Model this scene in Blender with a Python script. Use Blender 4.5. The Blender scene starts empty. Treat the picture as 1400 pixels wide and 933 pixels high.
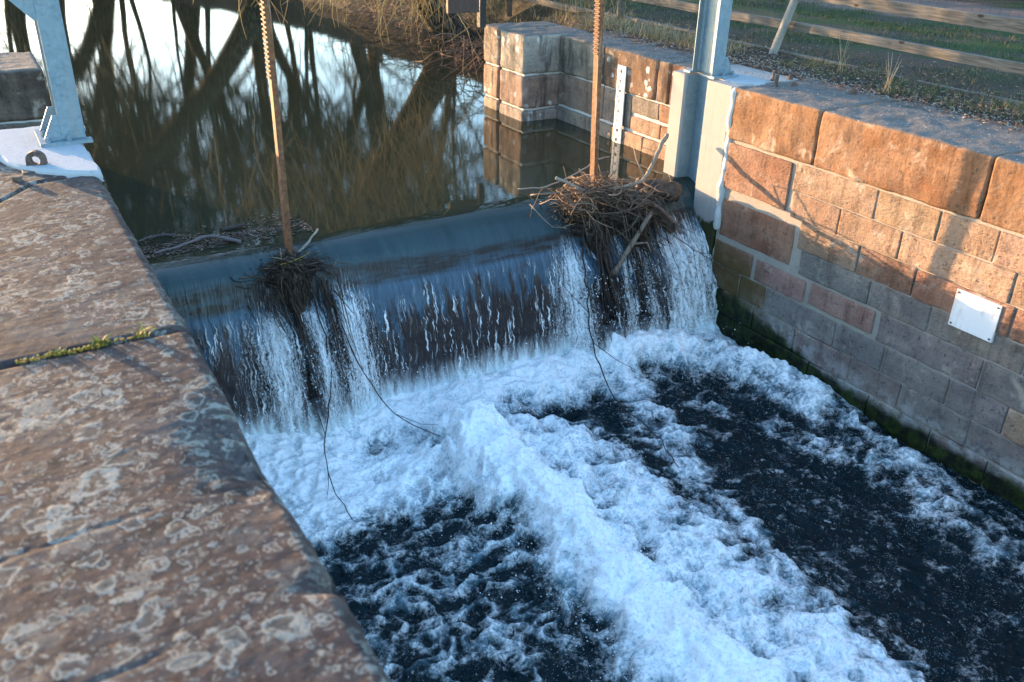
import bpy, bmesh, math, random
import numpy as np
from mathutils import Vector, Matrix
R = math.radians
PI = math.pi
sc = bpy.context.scene
COL = sc.collection
rng = random.Random(7)
nrs = np.random.RandomState(11)

# ------------------------------------------------------------------ noise
_perm = np.random.RandomState(3).permutation(256); _perm = np.concatenate([_perm, _perm, _perm])
_g = np.random.RandomState(5).normal(size=(256, 3)); _g /= np.linalg.norm(_g, axis=1)[:, None]
def perlin(x, y, z):
    x, y, z = np.broadcast_arrays(np.asarray(x, float), np.asarray(y, float), np.asarray(z, float))
    xi, yi, zi = (np.floor(a).astype(int) for a in (x, y, z))
    xf, yf, zf = x-xi, y-yi, z-zi
    u, v, w = (t*t*t*(t*(t*6-15)+10) for t in (xf, yf, zf))
    xi &= 255; yi &= 255; zi &= 255
    def gr(dx, dy, dz):
        h = _perm[_perm[_perm[(xi+dx) & 255]+((yi+dy) & 255)]+((zi+dz) & 255)]
        g = _g[h]
        return g[..., 0]*(xf-dx)+g[..., 1]*(yf-dy)+g[..., 2]*(zf-dz)
    L = lambda a, b, t: a+(b-a)*t
    return L(L(L(gr(0,0,0), gr(1,0,0), u), L(gr(0,1,0), gr(1,1,0), u), v),
             L(L(gr(0,0,1), gr(1,0,1), u), L(gr(0,1,1), gr(1,1,1), u), v), w)*1.5
def fbm(x, y, z=0., o=4, gain=.5):
    s = 0; a = 1; t = 0; f = 1
    for i in range(o):
        s = s+a*perlin(np.asarray(x)*f+i*17.3, np.asarray(y)*f-i*9.1, np.asarray(z)*f+i*5.7); t += a; a *= gain; f *= 2.03
    return s/t
def ridge(x, y, z=0., o=4, gain=.5):
    s = 0; a = 1; t = 0; f = 1
    for i in range(o):
        s = s+a*(1-np.abs(perlin(np.asarray(x)*f+i*13.3, np.asarray(y)*f+i*7.7, np.asarray(z)*f+i*3.1))*1.6); t += a; a *= gain; f *= 2.1
    return s/t
def sstep(a, b, x):
    t = np.clip((np.asarray(x, float)-a)/(b-a), 0, 1); return t*t*(3-2*t)

# ------------------------------------------------------------------ objects
def tag(o, label=None, cat=None, group=None, kind=None):
    if label: o['label'] = label
    if cat: o['category'] = cat
    if group: o['group'] = group
    if kind: o['kind'] = kind
    return o
def thing(name, label, cat, loc=(0, 0, 0), group=None):
    o = bpy.data.objects.new(name, None); COL.objects.link(o); o.location = loc
    o.empty_display_size = .1
    return tag(o, label, cat, group)
def world_loc(p):
    v = Vector((0, 0, 0))
    while p is not None: v = v+p.location; p = p.parent
    return v
def link_mesh(name, me, mat, parent=None):
    o = bpy.data.objects.new(name, me); COL.objects.link(o)
    if mat: me.materials.append(mat)
    if parent is not None:
        off = world_loc(parent)
        if off.length > 0: me.transform(Matrix.Translation(-off))
        o.parent = parent
    return o
def copy_tree(o, parent=None):
    c = o.copy(); COL.objects.link(c)
    if parent is not None: c.parent = parent
    for ch in [k for k in bpy.data.objects if k.parent == o]: copy_tree(ch, c)
    return c
def grid_mesh(name, P, attrs=None, smooth=True):
    nu, nv = P.shape[:2]
    me = bpy.data.meshes.new(name)
    i = np.arange(nu*nv).reshape(nu, nv)
    q = np.stack([i[:-1, :-1], i[1:, :-1], i[1:, 1:], i[:-1, 1:]], -1).reshape(-1, 4)
    me.vertices.add(nu*nv); me.vertices.foreach_set('co', P.reshape(-1).astype(np.float32))
    me.loops.add(q.size); me.loops.foreach_set('vertex_index', q.reshape(-1).astype(np.int32))
    me.polygons.add(len(q)); me.polygons.foreach_set('loop_start', (np.arange(len(q))*4).astype(np.int32))
    me.polygons.foreach_set('loop_total', np.full(len(q), 4, np.int32))
    me.update(); me.validate()
    me.polygons.foreach_set('use_smooth', np.full(len(me.polygons), smooth, bool))
    for k, a in (attrs or {}).items():
        at = me.attributes.new(k, 'FLOAT', 'POINT'); at.data.foreach_set('value', np.asarray(a, np.float32).reshape(-1))
    return me

class MB:
    def __init__(s): s.v = []; s.f = []; s.c = []; s.col = (1, 1, 1)
    def add(s, vs, fs):
        b = len(s.v); s.v.extend([tuple(map(float, p)) for p in vs]); s.f.extend([tuple(b+i for i in f) for f in fs])
        s.c.extend([s.col]*len(vs))
    def box(s, lo, hi):
        x0, y0, z0 = lo; x1, y1, z1 = hi
        s.add([(x0,y0,z0),(x1,y0,z0),(x1,y1,z0),(x0,y1,z0),(x0,y0,z1),(x1,y0,z1),(x1,y1,z1),(x0,y1,z1)],
              [(0,3,2,1),(4,5,6,7),(0,1,5,4),(1,2,6,5),(2,3,7,6),(3,0,4,7)])
    def bbox(s, lo, hi, bev=.003):
        s.rbox(lo, hi, bev, 1e9, 0)
    def prism(s, poly, z0, z1, axis='z'):
        n = len(poly)
        def P(a, b, c): return (a, b, c) if axis == 'z' else (a, c, b)      # axis y: poly = (x,z), extruded along y
        vs = [P(a, b, z0) for a, b in poly]+[P(a, b, z1) for a, b in poly]
        fs = [tuple(range(n-1, -1, -1)), tuple(range(n, 2*n))]+[(i, (i+1) % n, n+(i+1) % n, n+i) for i in range(n)]
        s.add(vs, fs)
    def tube(s, pts, rad, sides=5, cap=True):
        pts = [np.array(p, float) for p in pts]; n = len(pts)
        if not hasattr(rad, '__len__'): rad = [rad]*n
        t0 = pts[1]-pts[0]; t0 /= np.linalg.norm(t0)+1e-9
        a = np.array((0, 0, 1.)) if abs(t0[2]) < .9 else np.array((1., 0, 0))
        u = np.cross(t0, a); u /= np.linalg.norm(u)
        vs = []
        for i, p in enumerate(pts):
            t = pts[min(i+1, n-1)]-pts[max(i-1, 0)]; t /= np.linalg.norm(t)+1e-9
            u = u-t*np.dot(u, t); u /= np.linalg.norm(u)+1e-9; w = np.cross(t, u)
            for k in range(sides):
                an = 2*PI*k/sides; vs.append(p+rad[i]*(math.cos(an)*u+math.sin(an)*w))
        fs = [(i*sides+k, i*sides+(k+1) % sides, (i+1)*sides+(k+1) % sides, (i+1)*sides+k) for i in range(n-1) for k in range(sides)]
        if cap and sides > 2:
            fs += [tuple(range(sides-1, -1, -1)), tuple((n-1)*sides+k for k in range(sides))]
        s.add(vs, fs)
    def rbox(s, lo, hi, r, res, amp, scale=6., seed=0., ridgeamp=0.):
        lo = np.array(lo, float); hi = np.array(hi, float); d = hi-lo
        r = min(r, d.min()*.49)
        def axis(k):
            n = max(1, int(round((d[k]-2*r)/res)))
            m = np.linspace(lo[k]+r, hi[k]-r, n+1)
            e = np.array([0, .45, .85])*r if res < 1e8 else np.array([0.])
            return np.concatenate([lo[k]+e, m, (hi[k]-e)[::-1]])
        ax = [axis(k) for k in range(3)]
        V = []; F = []; b = 0
        for k in range(3):
            i, j = (k+1) % 3, (k+2) % 3
            A, B = np.meshgrid(ax[i], ax[j], indexing='ij')
            for side in (0, 1):
                P = np.zeros(A.shape+(3,)); P[..., i] = A; P[..., j] = B; P[..., k] = hi[k] if side else lo[k]
                idx = np.arange(A.size).reshape(A.shape)+b
                q = np.stack([idx[:-1, :-1], idx[1:, :-1], idx[1:, 1:], idx[:-1, 1:]], -1).reshape(-1, 4)
                if not side: q = q[:, ::-1]
                V.append(P.reshape(-1, 3)); F.append(q); b += A.size
        V = np.concatenate(V); F = np.concatenate(F)
        key = np.round((V-lo)/1e-5).astype(np.int64)
        _, first, inv = np.unique(key, axis=0, return_index=True, return_inverse=True)
        V = V[first]; F = inv.reshape(-1)[F]
        C = np.clip(V, lo+r, hi-r); N = V-C; L = np.linalg.norm(N, axis=1)[:, None]; N = N/np.maximum(L, 1e-9)
        V = C+N*r
        if amp:
            V = V+N*(amp*fbm(V[:, 0]*scale+seed, V[:, 1]*scale, V[:, 2]*scale, 4))[:, None]
        s.add(V.tolist(), F.tolist())
    def hexnut(s, p, r, h):
        s.prism([(p[0]+r*math.cos(a), p[1]+r*math.sin(a)) for a in [k*PI/3+.3 for k in range(6)]], p[2], p[2]+h)
    def build(s, name, mat, parent=None, smooth=False, col=False):
        me = bpy.data.meshes.new(name); me.from_pydata(s.v, [], s.f); me.update()
        if smooth: me.polygons.foreach_set('use_smooth', np.ones(len(me.polygons), bool))
        if col:
            at = me.color_attributes.new('tint', 'FLOAT_COLOR', 'POINT')
            at.data.foreach_set('color', np.array([c+(1.,) for c in s.c], np.float32).reshape(-1))
        return link_mesh(name, me, mat, parent)

# ------------------------------------------------------------------ materials
class G:
    def __init__(s, name):
        s.m = bpy.data.materials.new(name); s.m.use_nodes = True; s.t = s.m.node_tree
        for n in list(s.t.nodes): s.t.nodes.remove(n)
        s.out = s.t.nodes.new('ShaderNodeOutputMaterial')
        s.geo = None
    def n(s, typ, ins=None, **pr):
        nd = s.t.nodes.new('ShaderNode'+typ)
        for k, v in pr.items(): setattr(nd, k, v)
        for k, v in (ins or {}).items(): s.put(nd.inputs[k], v)
        return nd
    def put(s, sock, v):
        if hasattr(v, 'is_output'): s.t.links.new(v, sock)
        elif isinstance(v, tuple) and len(v) == 3 and sock.type == 'RGBA': sock.default_value = v+(1,)
        else: sock.default_value = v
    def pos(s):
        if not s.geo: s.geo = s.n('NewGeometry')
        return s.geo.outputs['Position']
    def nrm(s):
        s.pos(); return s.geo.outputs['Normal']
    def scale(s, v, sx, sy, sz, rot=(0, 0, 0)):
        return s.n('Mapping', {'Vector': v, 'Scale': (sx, sy, sz), 'Rotation': rot}).outputs[0]
    def noise(s, scale, detail=4, rough=.55, dist=0., v=None, col=False):
        nd = s.n('TexNoise', {'Vector': v or s.pos(), 'Scale': scale, 'Detail': detail, 'Roughness': rough, 'Distortion': dist})
        return nd.outputs['Color' if col else 'Fac']
    def voro(s, scale, v=None, feat='F1', out='Distance', rnd=1.):
        nd = s.n('TexVoronoi', {'Vector': v or s.pos(), 'Scale': scale, 'Randomness': rnd}, feature=feat)
        return nd.outputs[out]
    def ma(s, op, a, b=0., c=0., clamp=False):
        nd = s.n('Math', operation=op, use_clamp=clamp)
        s.put(nd.inputs[0], a); s.put(nd.inputs[1], b); s.put(nd.inputs[2], c); return nd.outputs[0]
    def mr(s, v, a, b, c=0., d=1., smooth=True):
        nd = s.n('MapRange', {'Value': v, 'From Min': a, 'From Max': b, 'To Min': c, 'To Max': d}, interpolation_type='SMOOTHSTEP' if smooth else 'LINEAR')
        return nd.outputs[0]
    def mix(s, f, a, b, mode='MIX'):
        nd = s.n('Mix', data_type='RGBA', blend_type=mode)
        s.put(nd.inputs[0], f); s.put(nd.inputs[6], a); s.put(nd.inputs[7], b); return nd.outputs[2]
    def ramp(s, f, stops):
        nd = s.n('ValToRGB', {'Fac': f}); e = nd.color_ramp.elements
        while len(e) < len(stops): e.new(.5)
        for k, (p, c) in zip(e, stops): k.position = p; k.color = c+(1,)
        return nd.outputs[0]
    def attr(s, name, out='Fac'):
        return s.n('Attribute', attribute_name=name).outputs[out]
    def xyz(s, v=None):
        return s.n('SeparateXYZ', {'Vector': v or s.pos()}).outputs
    def bump(s, h, strength=.5, dist=.01, nrm=None):
        ins = {'Height': h, 'Strength': strength, 'Distance': dist}
        if nrm: ins['Normal'] = nrm
        return s.n('Bump', ins).outputs[0]
    def bsdf(s, **k):
        nd = s.n('BsdfPrincipled')
        for a, b in k.items(): s.put(nd.inputs[{'col': 'Base Color', 'rough': 'Roughness', 'metal': 'Metallic', 'nrm': 'Normal', 'spec': 'Specular IOR Level', 'ior': 'IOR', 'alpha': 'Alpha', 'coat': 'Coat Weight', 'sss': 'Subsurface Weight'}[a]], b)
        return nd.outputs[0]
    def end(s, sh):
        s.t.links.new(sh, s.out.inputs['Surface']); return s.m

def stone_common(g, base, bump_s=.5):
    pass

def m_masonry(name, base_dark, peck=1., lichen=0., moss=False, topdark=True, scale=1.):
    """sandstone; per block tint in attribute 'tint'"""
    g = G(name)
    tint = g.attr('tint', 'Color')
    big = g.noise(3.2*scale, 5, .6, .3)
    fine = g.noise(42, 4, .65)
    pecks = g.noise(1, 3, .6, v=g.scale(g.pos(), 30, 30, 85))
    bed = g.noise(1, 3, .5, v=g.scale(g.pos(), 2.2, 2.2, 26))
    c = g.mix(g.mr(big, .35, .68), g.mix(.35, tint, (.28, .20, .14)), g.mix(1., tint, (.70, .66, .62), 'MULTIPLY'))
    c = g.mix(g.mr(bed, .45, .7, 0, .45), c, g.mix(1., c, (1.35, 1.25, 1.15), 'MULTIPLY'))
    c = g.mix(g.mr(fine, .35, .75, 0, .5), c, g.mix(1., c, (.6, .55, .5), 'MULTIPLY'))
    # black weathering specks and pale salt patches
    spk = g.ma('MAXIMUM', g.mr(g.noise(26, 3, .7), .58, .68), g.ma('MULTIPLY', g.mr(g.noise(5.5, 6, .72), .56, .70), .7))
    c = g.mix(g.ma('MULTIPLY', spk, .65), c, (.045, .034, .028))
    salt = g.ma('MULTIPLY', g.mr(g.noise(4.3, 6, .65, .5), .56, .70), .55)
    c = g.mix(salt, c, (.50, .42, .33))
    drip = g.mr(g.noise(1, 5, .65, .2, v=g.scale(g.pos(), 11, 11, 1.1)), .52, .68)
    c = g.mix(g.ma('MULTIPLY', drip, .5), c, g.mix(1., c, (.36, .33, .32), 'MULTIPLY'))
    if lichen:
        v = g.voro(9, v=g.n('VectorMath', {0: g.pos(), 1: g.n('VectorMath', {0: g.noise(14, 3, .6, col=True), 3: .06}, operation='SCALE').outputs[0]}, operation='ADD').outputs[0])
        lm = g.ma('MULTIPLY', g.mr(v, .30, .25), g.mr(g.noise(2.1, 2, .5), .44, .56))
        c = g.mix(g.ma('MULTIPLY', lm, lichen), c, g.mix(fine, (.42, .44, .42), (.62, .64, .62)))
        c = g.mix(g.ma('MULTIPLY', g.mr(g.noise(1, 4, .6, v=g.scale(g.pos(), 9, 9, 1.6)), .50, .66), .75*lichen), c, (.035, .03, .026))
    if topdark:
        nz = g.xyz(g.nrm())[2]
        dirt = g.mix(g.noise(9, 5, .65), (.055, .048, .042), (.20, .175, .155))
        dirt = g.mix(g.mr(g.noise(38, 3, .7), .62, .68), dirt, (.45, .45, .43))
        c = g.mix(g.mr(nz, .5, .93), c, dirt)
    if moss:
        p = g.xyz()
        # wet growth line climbs towards the weir
        line = g.ma('ADD', g.ma('MULTIPLY', p[1], .19), -2.95)
        line = g.ma('ADD', line, g.ma('MULTIPLY', g.noise(7, 4, .6), .22))
        line = g.ma('MAXIMUM', line, g.ma('ADD', -2.15, g.ma('MULTIPLY', g.noise(5, 4, .6), .14)))
        edge = g.ma('SUBTRACT', line, p[2])
        wet = g.mr(edge, -.02, .07)
        mcol = g.mix(g.mr(g.noise(11, 5, .7), .38, .66), (.006, .008, .005), (.030, .045, .008))
        salt2 = g.ma('MULTIPLY', g.mr(edge, -.20, -.03), g.mr(g.noise(9, 5, .7), .40, .60))
        c = g.mix(g.ma('MULTIPLY', salt2, .55), c, (.42, .41, .38))
        green = g.ma('MULTIPLY', g.mr(edge, -.50, -.25), g.mr(p[1], 4.85, 5.25))
        c = g.mix(g.ma('MULTIPLY', green, .8), c, g.mix(big, (.05, .045, .008), (.13, .07, .015)))
        c = g.mix(wet, c, mcol)
        rough = g.mr(wet, 0, 1, .85, .45)
    else: rough = .85
    h = g.ma('ADD', g.ma('MULTIPLY', pecks, peck), g.ma('MULTIPLY', fine, .6))
    nr = g.bump(h, .62, .012)
    nr = g.bump(g.noise(9, 5, .6), .45, .03, nr)
    return g.end(g.bsdf(col=c, rough=rough, nrm=nr, spec=.25))

def m_mortar(name, a=(.38, .36, .33), b=(.55, .53, .49), moss=False):
    g = G(name)
    c = g.mix(g.noise(7, 6, .65), a, b)
    c = g.mix(g.mr(g.noise(30, 4, .7), .58, .72, 0, .6), c, (.16, .14, .12))
    if moss:
        p = g.xyz()
        line = g.ma('ADD', g.ma('MULTIPLY', p[1], .19), -2.95)
        line = g.ma('ADD', line, g.ma('MULTIPLY', g.noise(7, 4, .6), .22))
        c = g.mix(g.mr(g.ma('SUBTRACT', line, p[2]), -.02, .07), c, (.012, .015, .006))
    nr = g.bump(g.noise(40, 4, .7), .5, .008)
    return g.end(g.bsdf(col=c, rough=.9, nrm=nr, spec=.2))

def m_concrete(name):
    g = G(name); p = g.xyz()
    c = g.mix(g.noise(3, 6, .65, .4), (.28, .255, .235), (.39, .365, .335))
    c = g.mix(g.mr(g.noise(1, 4, .6, v=g.scale(g.pos(), 22, 22, 1.2)), .52, .7, 0, .35), c, (.25, .215, .18))
    c = g.mix(g.mr(g.voro(60), .10, .04, 0, .6), c, (.18, .16, .14))
    wl = g.ma('ADD', g.ma('MULTIPLY', g.noise(9, 4, .6), .25), -1.36)
    wet = g.mr(g.ma('SUBTRACT', wl, p[2]), -.02, .05)
    c = g.mix(wet, c, g.mix(g.noise(16, 4, .6), (.012, .016, .006), (.06, .055, .012)))
    nr = g.bump(g.noise(55, 5, .7), .35, .006)
    return g.end(g.bsdf(col=c, rough=.8, nrm=nr, spec=.3))

def m_slab(name):
    """worn red sandstone capping with rosettes of grey lichen"""
    g = G(name); P = g.pos()
    warp = g.n('VectorMath', {0: P, 1: g.n('VectorMath', {0: g.n('VectorMath', {0: g.noise(11, 4, .6, col=True), 1: (.5, .5, .5)}, operation='SUBTRACT').outputs[0], 3: .13}, operation='SCALE').outputs[0]}, operation='ADD').outputs[0]
    bedv = g.scale(P, 3.2, 15, 10, (0, 0, R(-18)))
    bed = g.noise(1, 6, .65, .8, v=bedv)
    grain = g.noise(70, 4, .7); fine = g.noise(130, 3, .7); blot = g.noise(6, 6, .7); dapple = g.noise(19, 5, .7)
    c = g.ramp(bed, [(.30, (.024, .016, .016)), (.48, (.048, .031, .029)), (.62, (.080, .049, .041)), (.8, (.041, .031, .031))])
    c = g.mix(g.mr(blot, .46, .62, 0, .75), c, (.078, .064, .058))
    c = g.mix(g.mr(g.noise(2.3, 4, .6), .52, .63, 0, .75), c, (.068, .062, .064))
    c = g.mix(g.mr(grain, .44, .72, 0, .75), c, (.030, .021, .018))
    c = g.mix(g.mr(dapple, .50, .64, 0, .8), c, g.mix(1., c, (.42, .38, .38), 'MULTIPLY'))
    c = g.mix(g.mr(g.noise(15, 5, .75), .58, .68, 0, .8), c, (.17, .085, .042))
    pit = g.mr(g.noise(33, 3, .6), .36, .28)
    c = g.mix(g.ma('MULTIPLY', pit, .8), c, (.018, .014, .012))
    amt = g.ma('ADD', g.noise(1.7, 4, .6), g.ma('MULTIPLY', g.ma('SUBTRACT', g.noise(5.5, 3, .6), .5), .35))
    near = g.mr(g.xyz()[1], 4.2, 2.0, -.04, .05)
    hsum = g.ma('MULTIPLY', pit, -.6)
    for sc_, r0, th, sh, k in ((6.5, .48, .50, 0., 1.), (11., .46, .46, 3.1, .9), (21., .42, .40, 7.7, .85), (47., .40, .42, 5.2, .7)):
        v = g.n('VectorMath', {0: warp, 1: (sh, sh*1.7, 0)}, operation='ADD').outputs[0]
        dd = g.voro(sc_, v=v); rr = g.voro(sc_, v=v, out='Color')
        keep = g.mr(g.ma('ADD', g.ma('ADD', g.ma('MULTIPLY', rr, .22), g.ma('MULTIPLY', amt, .8)), near), th+.06, th+.10)
        size = g.ma('ADD', r0*.55, g.ma('MULTIPLY', rr, r0*.50))
        e = g.ma('SUBTRACT', size, g.ma('ADD', dd, g.ma('ADD', g.ma('MULTIPLY', fine, .16), g.ma('MULTIPLY', blot, .16))))
        e = g.ma('ADD', e, .12)
        m_ = g.ma('MULTIPLY', g.mr(e, -.02, .03), keep)
        rim = g.ma('MULTIPLY', g.ma('MULTIPLY', g.mr(e, -.01, .04), g.mr(e, .13, .06)), keep)
        ring = g.ma('MULTIPLY', g.ma('MULTIPLY', g.mr(e, .13, .17), g.mr(e, .23, .18)), keep)
        lc = g.mix(rr, (.105, .108, .088), (.175, .168, .142))
        lc = g.mix(g.mr(g.noise(3.1, 3, .6), .48, .62), lc, (.085, .105, .105))
        lc = g.mix(g.mr(grain, .40, .66, 0, .75), lc, (.055, .050, .042))
        hol = g.ma('MULTIPLY', g.mr(e, .08, .14), g.mr(rr, .50, .56))
        c = g.mix(g.ma('MULTIPLY', g.ma('MULTIPLY', m_, .9*k), g.ma('SUBTRACT', 1., g.ma('MULTIPLY', hol, .85))), c, lc)
        c = g.mix(g.ma('MULTIPLY', ring, .5*k), c, (.075, .070, .060))
        c = g.mix(g.ma('MULTIPLY', rim, .75*k), c, g.mix(grain, (.22, .21, .18), (.34, .325, .285)))
        hsum = g.ma('ADD', hsum, g.ma('MULTIPLY', g.ma('ADD', g.ma('MULTIPLY', m_, .35), g.ma('MULTIPLY', rim, .5)), k))
    cr = g.noise(7.5, 8, .72, .5, v=warp)
    crust = g.ma('MULTIPLY', g.mr(cr, .565, .60), g.mr(g.noise(1.3, 2, .5), .40, .56))
    c = g.mix(g.ma('MULTIPLY', crust, .85), c, g.mix(grain, (.075, .082, .075), (.20, .195, .17)))
    c = g.mix(g.ma('MULTIPLY', g.mr(cr, .555, .57), g.ma('MULTIPLY', g.mr(cr, .60, .585), crust)), c, (.26, .25, .22))
    hsum = g.ma('ADD', hsum, g.ma('MULTIPLY', crust, .5))
    h = g.ma('ADD', g.ma('MULTIPLY', g.noise(34, 6, .7), 1.0), g.ma('MULTIPLY', bed, 1.3))
    nr = g.bump(h, .22, .008)
    nr = g.bump(hsum, .45, .003, nr)
    nr = g.bump(grain, .30, .003, nr)
    return g.end(g.bsdf(col=c, rough=.80, nrm=nr, spec=.25))

def m_steel(name):
    g = G(name)
    sp = g.voro(55, out='Color'); n2 = g.noise(6, 4, .6)
    c = g.mix(sp, (.13, .20, .25), (.22, .30, .36)); c = g.mix(g.mr(n2, .4, .7, 0, .35), c, (.26, .34, .39))
    drip = g.mr(g.noise(1, 4, .6, v=g.scale(g.pos(), 28, 28, 1.4)), .52, .68, 0, .5)
    c = g.mix(drip, c, (.26, .27, .28))
    c = g.mix(g.mr(g.noise(19, 4, .7), .66, .73, 0, .6), c, (.20, .13, .08))
    return g.end(g.bsdf(col=c, rough=g.mr(sp, 0, 1, .42, .58), metal=.4, nrm=g.bump(g.noise(90, 3, .6), .12, .002)))
def m_rust(name, a=(.20, .10, .045), b=(.40, .235, .105)):
    g = G(name)
    c = g.mix(g.mr(g.noise(28, 6, .7), .35, .65), a, b)
    c = g.mix(g.mr(g.noise(120, 3, .7), .58, .75), c, (.13, .07, .035))
    c = g.mix(g.mr(g.noise(1, 3, .6, v=g.scale(g.pos(), 30, 30, 3)), .56, .7, 0, .5), c, (.34, .27, .2))
    return g.end(g.bsdf(col=c, rough=.72, metal=0., nrm=g.bump(g.noise(160, 4, .7), .4, .003)))
def m_simple(name, a, b, scale=12, rough=.8, stretch=None, bs=.3, spec=.3):
    g = G(name)
    v = g.scale(g.pos(), *stretch) if stretch else None
    n1 = g.noise(scale, 5, .65, v=v)
    c = g.mix(g.mr(n1, .32, .68), a, b)
    return g.end(g.bsdf(col=c, rough=rough, nrm=g.bump(n1, bs, .01), spec=spec))
def m_tint(name, rough=.8, bs=.3, var=.5, spec=.25):
    g = G(name); t = g.attr('tint', 'Color')
    n1 = g.noise(60, 4, .7)
    c = g.mix(g.mr(n1, .3, .7, 0, var), t, g.mix(1., t, (.45, .42, .4), 'MULTIPLY'))
    return g.end(g.bsdf(col=c, rough=rough, nrm=g.bump(n1, bs, .006), spec=spec))
def m_wood(name, a=(.20, .15, .10), b=(.42, .33, .24)):
    g = G(name)
    gr = g.noise(1, 5, .65, .5, v=g.scale(g.pos(), 60, 3.2, 60))
    c = g.mix(g.mr(gr, .3, .7), a, b)
    c = g.mix(g.mr(g.noise(5, 4, .6), .55, .7, 0, .6), c, (.16, .135, .11))
    kn = g.voro(1, v=g.scale(g.pos(), 3, 2.6, 6))
    c = g.mix(g.mr(kn, .12, .05), c, (.05, .035, .025))
    return g.end(g.bsdf(col=c, rough=.85, nrm=g.bump(gr, .4, .006), spec=.2))
def m_bark(name):
    g = G(name)
    v = g.scale(g.pos(), 18, 18, 3.5)
    r_ = g.voro(1, v=v, feat='DISTANCE_TO_EDGE'); n1 = g.noise(9, 5, .65)
    c = g.mix(g.mr(r_, .02, .3), (.028, .022, .016), (.15, .115, .08)); c = g.mix(g.mr(n1, .5, .7, 0, .6), c, (.11, .105, .05))
    return g.end(g.bsdf(col=c, rough=.9, nrm=g.bump(r_, .8, .03), spec=.15))

def m_upper_water():
    g = G('upper_river_water')
    # lazy ripples stretched across the view, calmer near the crest
    n1 = g.noise(1, 3, .5, .2, v=g.scale(g.pos(), 5, 9, 5, (0, 0, R(25))))
    n2 = g.noise(1, 3, .55, .4, v=g.scale(g.pos(), 15, 34, 20, (0, 0, R(28))))
    h = g.ma('ADD', g.ma('MULTIPLY', n1, .5), g.ma('MULTIPLY', n2, .22))
    nr = g.bump(h, .055, .012)
    mud = g.mix(g.noise(.7, 3, .5), (.021, .023, .013), (.030, .031, .018))
    gl = g.n('BsdfGlossy', {'Roughness': .03, 'Normal': nr, 'Color': (.95, .97, 1.)}).outputs[0]
    df = g.n('BsdfDiffuse', {'Color': mud, 'Normal': nr}).outputs[0]
    fr = g.ma('MULTIPLY', g.n('Fresnel', {'IOR': 1.34, 'Normal': nr}).outputs[0], .92)
    return g.end(g.n('MixShader', {0: fr, 1: df, 2: gl}).outputs[0])

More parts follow.
